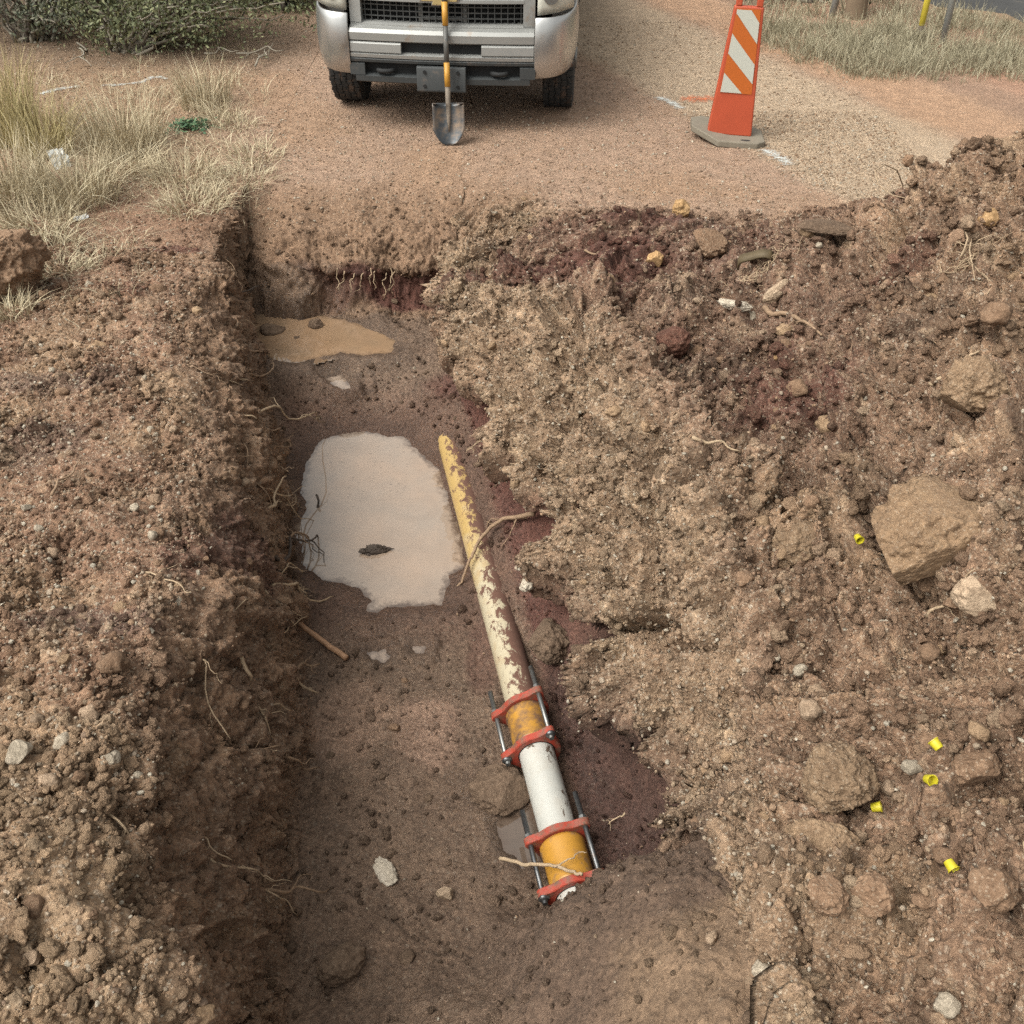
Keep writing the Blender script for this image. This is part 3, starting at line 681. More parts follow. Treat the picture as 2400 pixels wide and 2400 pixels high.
# ------ three meshes: the ground, the trench and the spoil heap
idx = np.arange(NR * NC).reshape(NR, NC)
q = np.stack([idx[:-1, :-1], idx[:-1, 1:], idx[1:, 1:], idx[1:, :-1]], -1)
rowc = (ry[:-1] + ry[1:]) * .5
inrow = (rowc > 0.0) & (rowc < 6.62)
colz = np.arange(NC - 1)
part = np.zeros((NR - 1, NC - 1), int)
part[np.ix_(inrow, (colz >= brk[7]) & (colz < brk[18]))] = 1
part[np.ix_((rowc > 0.0) & (rowc < 6.45), (colz >= brk[18]) & (colz < brk[24]))] = 2
Vall = np.stack([X, Y, Z], -1).reshape(-1, 3)
Nall = np.stack([NX, NY, NZ], -1).reshape(-1, 3)
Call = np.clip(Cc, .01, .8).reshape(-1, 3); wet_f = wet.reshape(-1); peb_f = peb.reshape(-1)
GROUND = []
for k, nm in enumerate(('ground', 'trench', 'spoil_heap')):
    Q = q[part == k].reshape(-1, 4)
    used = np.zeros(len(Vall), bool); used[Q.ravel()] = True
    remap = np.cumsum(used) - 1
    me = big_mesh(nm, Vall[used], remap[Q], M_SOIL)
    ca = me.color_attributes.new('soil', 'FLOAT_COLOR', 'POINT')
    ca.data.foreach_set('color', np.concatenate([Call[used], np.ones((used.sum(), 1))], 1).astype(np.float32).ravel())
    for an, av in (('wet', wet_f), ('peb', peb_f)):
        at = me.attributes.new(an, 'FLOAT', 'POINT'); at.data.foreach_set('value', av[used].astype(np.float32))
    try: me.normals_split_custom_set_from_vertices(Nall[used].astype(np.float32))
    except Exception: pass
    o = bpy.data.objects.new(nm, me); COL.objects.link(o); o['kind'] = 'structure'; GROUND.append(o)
G_GROUND, G_TRENCH, G_HEAP = GROUND
G_GROUND['label'] = 'reddish brown dirt ground and gravel road around the trench'
G_TRENCH['label'] = 'open dirt trench with steep walls and muddy floor'
G_HEAP['label'] = 'heaped brown excavated soil along the right side of the trench'

# height lookup on the visible surface: nearest vertex
_sel = nearm | (fine & (Y >= 6.9))
_cell = .04
_key = {}
_vx, _vy, _vz = X[_sel], Y[_sel], Z[_sel]
_k = np.floor(_vx / _cell).astype(np.int64) * 100000 + np.floor(_vy / _cell).astype(np.int64)
_o = np.argsort(_k, kind='stable'); _ks = _k[_o]; _zs = _vz[_o]
def ground_z(x, y):
    """highest surface near (x, y)"""
    best = None
    for r in (0, 1, 2):
        for i in range(-r, r + 1):
            for j in range(-r, r + 1):
                kk = (math.floor(x / _cell) + i) * 100000 + math.floor(y / _cell) + j
                a = np.searchsorted(_ks, kk, 'left'); b = np.searchsorted(_ks, kk, 'right')
                if b > a:
                    v = float(np.median(_zs[a:b])); best = v if best is None else max(best, v)
        if best is not None: return best
    return 0.0
def PG(px, py, zmax=1.3, zmin=-1.0):
    """where the line of sight through (px, py) of the photograph meets the built surface"""
    z = zmax
    while z > zmin:
        x, y, _ = P(px, py, z)
        if y > 0.5 and ground_z(x, y) >= z: return Vector((x, y, ground_z(x, y)))
        z -= 0.01
    return Vector(P(px, py, 0))

# ------------------------------------------------------------------ water
def water_material(name, col, rough, bump, rim0, rim1, mud=(.095, .064, .046)):
    t = NT(name); c = t.co()
    n = t.noise(2.2, 4, 0.6, c)
    base = t.mix(t.ramp(n, [(0.3, 0.0), (0.7, 1.0)]), [col[0] * .86, col[1] * .92, col[2] * .98], [col[0] * 1.05, col[1] * 1.0, col[2] * .96])
    base = t.mix(1.0, base, t.ramp(t.noise(5, 6, .7, c, .8), [(.35, .90), (.6, 1.03)]), 'MULTIPLY')
    # specks of floating silt
    v = t.voro(26, c); s = t.n('SeparateColor'); t.l(v.outputs['Color'], s.inputs[0])
    m = t.n('Mapping'); m.inputs['Scale'].default_value = (1, 2.2, 1); t.l(c, m.inputs['Vector']); t.l(m.outputs[0], v.inputs['Vector'])
    spk = t.math('MULTIPLY', t.ramp(s.outputs[0], [(0.72, 0.0), (0.80, 1.0)]), t.ramp(v.outputs['Distance'], [(0.06, 1.0), (0.30, 0.0)]))
    spk = t.math('MULTIPLY', spk, t.ramp(t.noise(1.4, 2, .5, c), [(0.36, 0.0), (0.58, 0.8)]))
    base = t.mix(spk, base, [v_ * .35 for v_ in col])
    # turbid water hides the bottom only where it is deep enough
    d = t.math('ADD', t.attr('shore').outputs['Fac'], t.math('MULTIPLY', t.math('SUBTRACT', t.noise(22, 7, .75, c), .5), .17))
    base = t.mix(t.ramp(d, [(rim0, 1.0), (rim1, 0.0)]), base, mud)
    t.set(Base_Color=base, Roughness=rough, IOR=1.33, Normal=t.bump(t.noise(7, 3, 0.5, c), bump, 0.003))
    t.b.inputs['Coat Weight'].default_value = 1.0; t.b.inputs['Coat Roughness'].default_value = 0.015; t.b.inputs['Coat IOR'].default_value = 1.75
    return t.m
M_W = {'a': water_material('muddy_water', (0.335, 0.258, 0.198), 0.04, 0.02, .012, .06),
       'b': water_material('tan_water', (0.29, 0.19, 0.115), 0.05, 0.02, .005, .045, (.17, .112, .070)),
       'c': water_material('dark_water', (0.125, 0.092, 0.070), 0.04, 0.03, .01, .05)}
for poly, zw, lab, kind in PUDS:
    pa = np.array(poly)[:, :2]; big = len(pa) > 12
    g = .07 if big else .025; st = .02 if big else .007          # the sheet runs a little under the shore
    gx = np.arange(pa[:, 0].min() - g - st, pa[:, 0].max() + g + st, st); gy = np.arange(pa[:, 1].min() - g - st, pa[:, 1].max() + g + st, st)
    GX, GY = np.meshgrid(gx, gy); D_ = sdf_poly(GX, GY, pa)
    ii = np.arange(GX.size).reshape(GX.shape); q_ = np.stack([ii[:-1, :-1], ii[:-1, 1:], ii[1:, 1:], ii[1:, :-1]], -1)
    keep = (D_[:-1, :-1] + D_[1:, 1:]) / 2 < g; Q_ = q_[keep].reshape(-1, 4); used = np.zeros(GX.size, bool); used[Q_.ravel()] = True; rm = np.cumsum(used) - 1
    me = big_mesh('puddle', np.stack([GX.ravel(), GY.ravel(), np.full(GX.size, zw)], 1)[used], rm[Q_], M_W[kind])
    at = me.attributes.new('shore', 'FLOAT', 'POINT'); at.data.foreach_set('value', (-D_.ravel()[used] + .02).astype(np.float32))
    o = bpy.data.objects.new('puddle', me); COL.objects.link(o); tag(o, lab, kind='structure')

# ------------------------------------------------------------------ rocks: shapes shared by pebbles, stones and clods
def rock_mesh(name, seed, sub=2, rough=.22, flat=.75, ang=0.0, mat=None, detail=0.0):
    r = random.Random(seed); bm = bmesh.new()
    bmesh.ops.create_icosphere(bm, subdivisions=sub, radius=0.5)
    from mathutils import noise as mn
    off = Vector((seed * 3.7, seed * 1.3, seed * 2.1))
    planes = [(Vector((r.gauss(0, 1), r.gauss(0, 1), r.gauss(0, 1))).normalized(), .30 + .12 * r.random()) for _ in range(int(ang))]
    for v in bm.verts:
        d = v.co.normalized()
        k = 1 + rough * mn.noise(d * 1.3 + off) + rough * .6 * mn.noise(d * 3.1 + off)
        if detail: k += detail * mn.noise(d * 5 + off) + detail * .7 * abs(mn.noise(d * 9 + off)) + detail * .5 * mn.noise(d * 18 + off) + detail * .3 * mn.noise(d * 38 + off)
        v.co = d * .5 * k
        for pn_, pd in planes:
            e = v.co.dot(pn_) - pd
            if e > 0: v.co -= pn_ * e * .92
        v.co.z *= flat; v.co.x *= 1 + .25 * ((seed * 7) % 5 - 2) / 4
    me = bpy.data.meshes.new(name); bm.to_mesh(me); bm.free()
    me.polygons.foreach_set('use_smooth', np.full(len(me.polygons), ang < 3, bool))
    if mat: me.materials.append(mat)
    return me
pcol = bpy.data.collections.new('pebble_shapes')
for i in range(10):
    o = bpy.data.objects.new('pebble_shape', rock_mesh('pebble_shape', i + 1, 2 if i % 2 else 1, .30, .62 + .05 * (i % 4), 3 + i % 4 if i % 3 else 1, M_PEB)); pcol.objects.link(o)

pcol2 = bpy.data.collections.new('clod_shapes')
def clodp_material():
    t = NT('loose_clod'); c = t.co(); a = t.attr('tint', 'INSTANCER').outputs['Color']
    n = t.noise(2.2, 6, .7, c); n2 = t.noise(9, 4, .7, c)
    col = t.mix(1.0, a, t.ramp(n, [(.3, .7), (.7, 1.2)]), 'MULTIPLY')
    v1 = t.voro(7, c); s1 = t.n('SeparateColor'); t.l(v1.outputs['Color'], s1.inputs[0])
    gr = t.math('MULTIPLY', t.ramp(s1.outputs[0], [(.68, 0.), (.78, .7)]), t.ramp(v1.outputs['Distance'], [(.25, 1.), (.45, 0.)]))
    col = t.mix(gr, col, (.36, .27, .19))
    t.set(Base_Color=col, Roughness=.95, Normal=t.bump(n2, .7, .08)); t.b.inputs['Specular IOR Level'].default_value = .2
    return t.m
M_CLODP = clodp_material()
for i in range(10):
    o = bpy.data.objects.new('clod_shape', rock_mesh('clod_shape', i + 31, 4, .32, .72 + .05 * (i % 4), i % 3, M_CLODP, .15)); pcol2.objects.link(o)

def gn_tree(pcol):
    ng = bpy.data.node_groups.new('scatter', 'GeometryNodeTree')
    ng.interface.new_socket('Geometry', in_out='INPUT', socket_type='NodeSocketGeometry'); ng.interface.new_socket('Geometry', in_out='OUTPUT', socket_type='NodeSocketGeometry')
    N = ng.nodes.new; L = ng.links.new
    gi, go = N('NodeGroupInput'), N('NodeGroupOutput')
    m2p = N('GeometryNodeMeshToPoints'); ci_ = N('GeometryNodeCollectionInfo'); ci_.inputs['Collection'].default_value = pcol
    ci_.inputs['Separate Children'].default_value = True; ci_.inputs['Reset Children'].default_value = True
    iop = N('GeometryNodeInstanceOnPoints'); iop.inputs['Pick Instance'].default_value = True
    def at(name, typ):
        a = N('GeometryNodeInputNamedAttribute'); a.data_type = typ; a.inputs['Name'].default_value = name; return a.outputs['Attribute']
    e2r = N('FunctionNodeEulerToRotation')
    L(gi.outputs[0], m2p.inputs[0]); L(m2p.outputs[0], iop.inputs['Points']); L(ci_.outputs[0], iop.inputs['Instance'])
    L(at('pick', 'INT'), iop.inputs['Instance Index']); L(at('rot', 'FLOAT_VECTOR'), e2r.inputs[0]); L(e2r.outputs[0], iop.inputs['Rotation'])
    L(at('scl', 'FLOAT_VECTOR'), iop.inputs['Scale']); L(iop.outputs[0], go.inputs[0])
    return ng
GN = gn_tree(pcol); GN2 = gn_tree(pcol2)
def scatter(name, pos, size, tintc, parent, label=None, clod=False):
    n = len(pos); me = bpy.data.meshes.new(name)
    me.vertices.add(n); me.vertices.foreach_set('co', pos.astype(np.float32).ravel())
    def at(nm, typ, key, v):
        a = me.attributes.new(nm, typ, 'POINT'); a.data.foreach_set(key, v)
    at('pick', 'INT', 'value', rng.integers(0, 10, n).astype(np.int32))
    rot = np.stack([rng.normal(0, .5, n), rng.normal(0, .5, n), rng.uniform(0, 6.28, n)], 1)
    at('rot', 'FLOAT_VECTOR', 'vector', rot.astype(np.float32).ravel())
    sc = size[:, None] * rng.uniform(.7, 1.3, (n, 3))
    at('scl', 'FLOAT_VECTOR', 'vector', sc.astype(np.float32).ravel())
    at('tint', 'FLOAT_COLOR', 'color', np.concatenate([tintc, np.ones((n, 1))], 1).astype(np.float32).ravel())
    me.materials.append(M_CLODP if clod else M_PEB)
    o = bpy.data.objects.new(name, me); COL.objects.link(o); o.parent = parent; o['kind'] = 'stuff'
    if label: o['label'] = label
    md = o.modifiers.new('scatter', 'NODES'); md.node_group = GN2 if clod else GN
    return o

# area of the surface belonging to each vertex
gxc = [np.gradient(a, axis=1) for a in (X, Y, Z)]; gxr = [np.gradient(a, axis=0) for a in (X, Y, Z)]
AREA = np.sqrt((gxc[1] * gxr[2] - gxc[2] * gxr[1]) ** 2 + (gxc[2] * gxr[0] - gxc[0] * gxr[2]) ** 2 + (gxc[0] * gxr[1] - gxc[1] * gxr[0]) ** 2)
# only where the camera's surroundings can see it
vis = (Y > .9) & (np.abs(X) < .62 * (Y + 1.0) + .3) & (X < 3.0)
PAL = np.array([(.34,.25,.17), (.42,.33,.24), (.50,.44,.35), (.30,.20,.13), (.38,.25,.16), (.26,.18,.125), (.45,.36,.27)])
for _cx, _cy in [(1998, 1294), (2183, 1800), (2157, 1860), (2036, 1910), (2212, 2037)]:
    _p = PG(_cx, _cy); vis = vis & (np.hypot(X - _p.x, Y - _p.y + .02) > .055)
def sample(weight, n):
    wgt = (weight * AREA * vis).ravel(); p = wgt / wgt.sum()
    return rng.choice(len(p), n, p=p)
def sizes(n, a, b, pw=2.2):
    u = rng.random(n); k = 1 - pw
    return (a ** k + u * (b ** k - a ** k)) ** (1 / k)
def pebbles(name, parent, weight, n, smin, smax, stone=.3, pw=2.3, sink=.22, label=None, dark=.85, clod=False):
    i = sample(weight, n); sz = sizes(n, smin, smax, pw)
    j = rng.normal(0, .005, (n, 2))
    pos = Vall2[i].copy(); pos[:, :2] += j; pos += Nall2[i] * (sz * (.5 * .7 - sink))[:, None]
    own = Call2[i] * (dark + .5 * rng.random((n, 1)))
    tc = np.where(rng.random((n, 1)) < stone, PAL[rng.integers(0, len(PAL), n)] * (.75 + .3 * rng.random((n, 1))), own)
    return scatter(name, pos, sz, tc, parent, label, clod)
Vall2 = np.stack([X, Y, Z], -1).reshape(-1, 3); Nall2 = Nall; Call2 = Call
gb = np.clip(sstep(-.1, .15, rdn) * (1 - sstep(1.35, 1.75, rdn)), 0, 1)
wz = (.35 + .65 * patch)
notwater = (wetm < .5)
redm = 1 - .75 * sstep(.10, .03, np.linalg.norm(Cc - RED, axis=-1))
pebbles('gravel', G_HEAP, z_heap * wz * redm, 60000, .004, .022, .45, 2.3, label='loose clods and grit over the spoil heap')
pebbles('gravel', G_HEAP, z_crust * redm, 46000, .004, .022, .50, 2.3, label='gravel set in the crumbly trench edge')
pebbles('gravel', G_GROUND, z_left * wz * redm, 60000, .004, .024, .48, 2.3, label='loose gravel on the left bank')
pebbles('gravel', G_TRENCH, (z_wallL * .7 + z_floor * .6 * notwater + z_bank * .25) , 30000, .003, .014, .10, 2.6, label='grit on the trench floor and walls', dark=.75)
pebbles('gravel', G_GROUND, z_far * (Y > 5) * (Y < 8.5) * (.4 + gb) + z_far * (Y > 8.5) * (Y < 11.5) * .25, 42000, .007, .024, .62, 2.5, label='small gravel on the dirt road')

pebbles('loose_clods', G_HEAP, z_heap * (.25 + patch) , 9000, .012, .060, .0, 2.5, .12, 'loose clods tumbled over the spoil heap', .85, True)
pebbles('loose_clods', G_HEAP, z_crust * (.2 + patch), 3600, .012, .04, .0, 2.5, .18, 'lumps in the crumbly trench edge', .85, True)
pebbles('loose_clods', G_GROUND, z_left * (.2 + patch) * (.5 + .8 * (1 - sstep(1.8, 2.6, Y))), 6500, .012, .045, .0, 2.5, .18, 'loose clods on the left bank', .85, True)
pebbles('loose_clods', G_TRENCH, z_floor * notwater * (.15 + patch) + .35 * z_wallL + .25 * z_bank * (Y < 3.2), 2600, .009, .040, .0, 2.6, .18, 'mud crumbs on the trench floor', .8, True)
pebbles('loose_clods', G_GROUND, fw_ * 1.0, 700, .010, .032, .0, 2.3, .18, 'lumps on the far trench wall', .85, True)
# ------------------------------------------------------------------ single stones and clods lying in the soil
SHAPES = [(61 + i, 3, .30, .70 + .06 * (i % 4), (i % 3) * 2, .10) for i in range(7)]
for nm, a_, b_, pb in (('clod_brown_s', (0.17, 0.106, 0.067), (0.25, 0.165, 0.108), .6), ('clod_tan_s', (0.24, 0.16, 0.10), (0.34, 0.24, 0.15), .6), ('clod_mud_s', (0.105, 0.072, 0.050), (0.155, 0.108, 0.075), .2), ('stone_tan_s', (0.28, 0.20, 0.138), (0.35, 0.265, 0.19), .1), ('stone_pale_s', (0.33, 0.285, 0.22), (0.42, 0.365, 0.29), .05), ('stone_ochre_s', (0.34, 0.21, 0.10), (0.42, 0.28, 0.15), .2)):
    clod_material(nm, a_, b_, pb * .45, .09)
RM = {}
def rock(kind, i):
    key = (kind, i)
    if key not in RM:
        s_ = SHAPES[i]; st_ = 'stone' in kind
        RM[key] = rock_mesh(kind, s_[0], s_[1], s_[2], s_[3], s_[4], MATS[kind + '_s'], .03 if st_ else .13)
    return RM[key]
def put_rock(name, kind, pos, size, parent, sink=.40, rot=None):
    o = bpy.data.objects.new(name, rock(kind, rng.integers(0, 7))); COL.objects.link(o)
    sc = size * rng.uniform(.8, 1.2, 3); o.scale = sc
    o.location = Vector(pos) + Vector((0, 0, size * (.38 - sink)))
    o.rotation_euler = rot or (rng.normal(0, .4), rng.normal(0, .4), rng.uniform(0, 6.28))
    o.parent = parent
    return o
def lots(n, weight, smin, smax, parent, mix, pw=2.0):
    ii = sample(weight, n); sz = np.sort(sizes(n, smin, smax, pw))[::-1]
    names = list(mix.keys()); pr = np.array(list(mix.values())); pr = pr / pr.sum()
    for k, i in enumerate(ii):
        kind = names[rng.choice(len(names), p=pr)]
        s_ = sz[k] * (.6 if 'stone' in kind else 1.0)
        put_rock('stone' if 'stone' in kind else 'clod', kind, Vall2[i], s_, parent)
lots(180, z_heap * patch * (Y < 5.2), .030, .12, G_HEAP, {'clod_brown': 5, 'clod_tan': 3, 'stone_tan': 2.0, 'stone_pale': .7, 'stone_ochre': .4})
lots(90, z_crust, .028, .075, G_HEAP, {'clod_tan': 5, 'clod_brown': 2, 'stone_tan': 3, 'stone_pale': 1})
lots(190, z_left * wz * (Y < 5.5) * (.4 + 1.2 * (1 - sstep(1.8, 2.6, Y))), .028, .085, G_GROUND, {'clod_tan': 4, 'clod_brown': 4, 'stone_tan': 3, 'stone_pale': 1.6})
lots(36, z_floor * notwater + .3 * z_bank * (Y < 2.6), .028, .075, G_TRENCH, {'clod_mud': 8, 'clod_brown': 1.5, 'stone_tan': 1, 'stone_pale': .4})
lots(40, z_wallL, .025, .06, G_TRENCH, {'clod_brown': 3, 'stone_tan': 1})
for px, py, s_, kind in [(120,1840,.05,'stone_tan'),(50,1780,.075,'stone_pale'),(152,1745,.05,'stone_pale'),(215,1690,.055,'stone_tan'),(90,2270,.05,'stone_tan'),(40,2280,.055,'stone_ochre'),(355,1015,.035,'stone_pale'),
        (320,1205,.04,'stone_pale'),(360,1265,.045,'stone_pale'),(95,1245,.045,'stone_pale'),(65,1195,.04,'stone_pale'),(575,1135,.04,'stone_tan'),(410,1020,.05,'stone_tan'),(1450,1290,.04,'stone_pale'),
        (1870,1590,.055,'stone_pale'),(1895,1680,.07,'stone_tan'),(1775,1700,.05,'stone_tan'),(2125,1830,.05,'stone_pale'),(2075,1862,.055,'stone_tan'),(1770,2325,.06,'stone_pale'),(1815,2345,.05,'stone_tan'),
        (1810,2215,.06,'clod_brown'),(2215,2365,.055,'stone_pale'),(1665,2205,.045,'stone_tan'),(1160,510,.04,'stone_pale'),(1810,1560,.04,'stone_pale'),(2130,590,.0,''),(2310,530,.11,'stone_ochre')]:
    if s_: 
        p = PG(px, py); put_rock('stone' if 'stone' in kind else 'clod', kind, p, s_, G_TRENCH if p.z < -.6 else (G_HEAP if p.x > 0 else G_GROUND), .15)

# larger lumps that stand out: things of their own
def lump_thing(name, label, cat, px, py, size, mat, seed, rot=(0, 0, 0), sink=.2, ang=4, rough=.22, detail=.10, z=None, group=None):
    p = PG(px, py) if z is None else Vector(P(px, py, z))
    me = rock_mesh(name, seed, 6 if max(size) > .18 else 5, rough, 1.0, ang, mat, detail)
    me.polygons.foreach_set('use_smooth', np.ones(len(me.polygons), bool)); me.transform(Matrix.Diagonal((*size, 1)))
    o = bpy.data.objects.new(name, me); COL.objects.link(o)
    o.location = p + Vector((0, 0, size[2] * (.37 - sink))); o.rotation_euler = rot
    return tag(o, label, cat, group)
G_ = 'large lumps of dug earth'
lump_thing('earth_slab', 'largest tilted slab of compacted tan earth on the right heap', 'earth lump', 2180, 1270, (.42, .36, .30), clod_material('slab_earth', (.165,.110,.070), (.245,.165,.100), .5), 201, (R(14), R(-24), R(25)), .40, 6, .24, .14, group=G_)
lump_thing('earth_clod', 'crumbly tan block of earth left of the highest yellow cap', 'earth lump', 1870, 1300, (.20, .18, .17), M_CLODT, 202, (.2, .1, .4), .1, 4, group=G_)
lump_thing('earth_clod', 'rounded gritty clod just left of the lowest cluster of yellow caps', 'earth lump', 1955, 1860, (.21, .20, .18), M_CLODT, 203, (.1, .3, 1.0), .15, 2, .2, .12, group=G_)
lump_thing('earth_clod', 'flat gritty clod with pale quartz edge below the rounded clod', 'earth lump', 1930, 1995, (.20, .12, .10), M_CLODT, 204, (.3, .1, -.3), .05, 3, .2, .12, group=G_)
lump_thing('earth_clod', 'brown clod in the row near the bottom right, left of the pair', 'earth lump', 1930, 2120, (.11, .10, .09), M_CLOD, 205, (0, .2, .2), .1, 2, .2, .1, group=G_)
lump_thing('earth_clod', 'brown clod in the row near the bottom right, rightmost of the pair', 'earth lump', 2032, 2128, (.105, .10, .10), M_CLOD, 206, (.3, .2, 1.2), .1, 2, .2, .1, group=G_)
lump_thing('earth_clod', 'angular clod on the heap below the lowest yellow cap', 'earth lump', 2310, 2120, (.12, .10, .10), M_CLOD, 207, (.3, .5, .2), .1, 4, .2, .1, group=G_)
lump_thing('earth_clod', 'wide reddish clod right of the upper yellow caps', 'earth lump', 2280, 1815, (.15, .12, .10), M_CLOD, 208, (.1, .2, .6), .15, 3, .2, .08, group=G_)
lump_thing('earth_lump', 'dark root-bound lump of earth at the left edge beside dry grass', 'earth lump', 20, 690, (.42, .34, .42), M_CLOD, 209, (0, R(10), .2), -.10, 2, .26, .15)
lump_thing('rock', 'pale rock resting on red soil right of the old pipe', 'rock', 1232, 1440, (.075, .07, .065), M_PALE, 210, (.2, .1, .3), -.1, 2)
lump_thing('mud_lump', 'big dark mud lump left of the clean white pipe', 'mud lump', 1178, 1865, (.24, .22, .14), M_MUD, 211, (0, .1, .4), .1, 3, .25, .10)
lump_thing('mud_lump', 'grey mud lump right of the old pipe above the upper coupling', 'mud lump', 1290, 1530, (.20, .22, .16), M_MUD, 212, (0, .3, .2), .15, 3, .25, .10)
lump_thing('rock', 'muddy rock standing in the tan puddle, left of two', 'rock', 640, 790, (.17, .13, .14), M_MUD, 213, (0, 0, .2), .1, 3)
lump_thing('rock', 'muddy rock standing in the tan puddle, right of two', 'rock', 743, 775, (.11, .10, .11), M_MUD, 214, (0, 0, .8), .1, 3)
lump_thing('rock', 'small muddy stone at the near edge of the tan puddle', 'rock', 700, 808, (.10, .08, .07), M_MUD, 215, (0, 0, .8), .1, 3)
lump_thing('rock', 'orange brown rock on the red soil of the far mound', 'rock', 1536, 622, (.10, .10, .09), M_OCHRE, 216, (0, .2, .8), 0, 5)
lump_thing('rock', 'tan rock on top of the far mound', 'rock', 1595, 505, (.13, .11, .11), M_OCHRE, 217, (0, .1, .2), .1, 3)
lump_thing('rock', 'flat pale stone right of the crumbly ridge', 'rock', 1722, 727, (.17, .08, .06), M_PALE, 218, (0, .15, -.1), -.1, 5)
lump_thing('rock', 'leaning tan stone above the dark root on the heap', 'rock', 1815, 715, (.09, .06, .16), M_STONE, 219, (.2, .6, .1), -.1, 5)
lump_thing('rock', 'round brown stone on the skyline of the heap', 'rock', 2125, 392, (.085, .075, .085), M_CLOD, 220, (0, .1, .2), -.1, 2)
lump_thing('rock', 'chalky white lump half buried in the near trench floor', 'rock', 905, 2048, (.12, .07, .05), M_PALE, 221, (.1, .2, -.9), .15, 4)
lump_thing('rock', 'small tan stone on the near trench floor right of the chalky lump', 'rock', 1045, 2105, (.06, .05, .06), M_STONE, 222, (.1, .2, -.3), .0, 5)
lump_thing('rock', 'rough tan rock high on the heap near the right edge', 'rock', 2255, 960, (.26, .20, .22), M_CLODT, 223, (.1, .2, -.3), .30, 4, .25, .14)
lump_thing('rock', 'pale rock just below the right end of the large slab', 'rock', 2270, 1450, (.14, .11, .13), M_STONE, 224, (.1, .2, -.3), .1, 3)
lump_thing('earth_clod', 'red clod in the dip between ridge and heap', 'earth lump', 1575, 820, (.20, .18, .15), M_CLODR, 225, (.1, .2, -.3), .15, 2, .2, .08, group=G_)
lump_thing('earth_clod', 'tan clod behind the crumbly ridge near the orange rock', 'earth lump', 1660, 600, (.22, .18, .16), M_CLOD, 226, (.1, .2, .3), .2, 2, .2, .1, group=G_)
lump_thing('mud_lump', 'square mud lump in the dark bottom left corner of the trench', 'mud lump', 800, 2270, (.16, .13, .12), M_MUD, 227, (.2, .1, .5), .1, 5, .2, .08)

# ------------------------------------------------------------------ pipe and couplings
def pipe_material(name, base, base2, dirt, d0, d1, sc, side=.8, long=False):
    t = NT(name); c = t.co()
    n = t.noise(6, 4, .6, c)
    if long:
        sy = t.n('SeparateXYZ'); t.l(c, sy.inputs[0]); n = t.math('ADD', t.math('MULTIPLY', t.math('SUBTRACT', n, .5), .8), t.ramp(t.math('ADD', t.math('MULTIPLY', sy.outputs[1], -.45), .3), [(.0, 0.), (.8, 1.)]))
    col = t.mix(t.ramp(n, [(.35, 0.), (.65, 1.)]), base, base2)
    st_ = t.noise(11, 7, .7, c, .6); col = t.mix(t.ramp(st_, [(.48, 0.), (.72, .55)]), col, [.35, .22, .10] if long else [.42, .38, .32])
    m = t.n('Mapping'); m.inputs['Scale'].default_value = (1.0, .55, 1.0); t.l(c, m.inputs['Vector'])
    dn = t.noise(sc, 9, .72, m.outputs[0], .4)
    g = t.n('NewGeometry'); sx = t.n('SeparateXYZ'); t.l(c, sx.inputs[0])
    d = t.math('ADD', dn, t.math('MULTIPLY', sx.outputs[0], side))
    msk = t.ramp(d, [(d0, 0.), (d1, 1.)])
    col = t.mix(msk, col, t.mix(t.noise(40, 4, .6, c), [v * .7 for v in dirt], [v * 1.3 for v in dirt]))
    t.set(Base_Color=col, Roughness=t.ramp(msk, [(0, .42), (1, .95)]), Normal=t.bump(t.math('ADD', msk, t.math('MULTIPLY', t.noise(60, 4, .6, c), .5)), .35, .004))
    return t.m
M_OLD = pipe_material('old_pipe_cream', (.40, .275, .105), (.43, .375, .265), (.12, .060, .042), .43, .49, 30, 2.2, True)
M_NEWP = pipe_material('white_pipe', (.42, .42, .39), (.47, .465, .43), (.10, .07, .05), .60, .63, 16)
pd = Vector((-.2075, 1, 0)).normalized(); pang = math.atan2(.2075, 1)       # turn about Z that takes +Y onto the pipe
def pipe(name, y0, y1, mat, label, wall=.008):
    yc = (y0 + y1) / 2; L = (y1 - y0) / pd.y
    bm = bmesh.new(); n, k = 40, 24
    ro, ri = PIPE_R, PIPE_R - wall
    rings = []
    for r_ in (ro, ri):
        rr = []
        for j in range(k + 1):
            rr.append([bm.verts.new((r_ * math.cos(2 * math.pi * i / n), -L / 2 + L * j / k, r_ * math.sin(2 * math.pi * i / n))) for i in range(n)])
        rings.append(rr)
    for j in range(k):
        for i in range(n):
            i2 = (i + 1) % n
            bm.faces.new((rings[0][j][i], rings[0][j + 1][i], rings[0][j + 1][i2], rings[0][j][i2]))
            bm.faces.new((rings[1][j][i2], rings[1][j + 1][i2], rings[1][j + 1][i], rings[1][j][i]))
    for j in (0, k):
        for i in range(n):
            i2 = (i + 1) % n; q_ = (rings[0][j][i], rings[0][j][i2], rings[1][j][i2], rings[1][j][i])
            bm.faces.new(q_ if j == 0 else q_[::-1])
    bmesh.ops.recalc_face_normals(bm, faces=bm.faces)
    o = bm_obj(name, bm, mat, smooth=True)
    o.location = (pipe_x(yc), yc, PIPE_Z); o.rotation_euler = (0, 0, pang)
    return tag(o, label, 'pipe')
CY1, CY2 = 2.80, 2.145
pipe('buried_pipe', CY1 + .01, 5.45, M_OLD, 'old cream pipe caked with red soil running beside the large puddle')
pipe('new_pipe', CY2 + .01, CY1 - .01, M_NEWP, 'clean white pipe section between the two couplings')
pipe('pipe_stub', 1.45, CY2 - .01, M_NEWP, 'white pipe end going under dirt below the lower coupling')

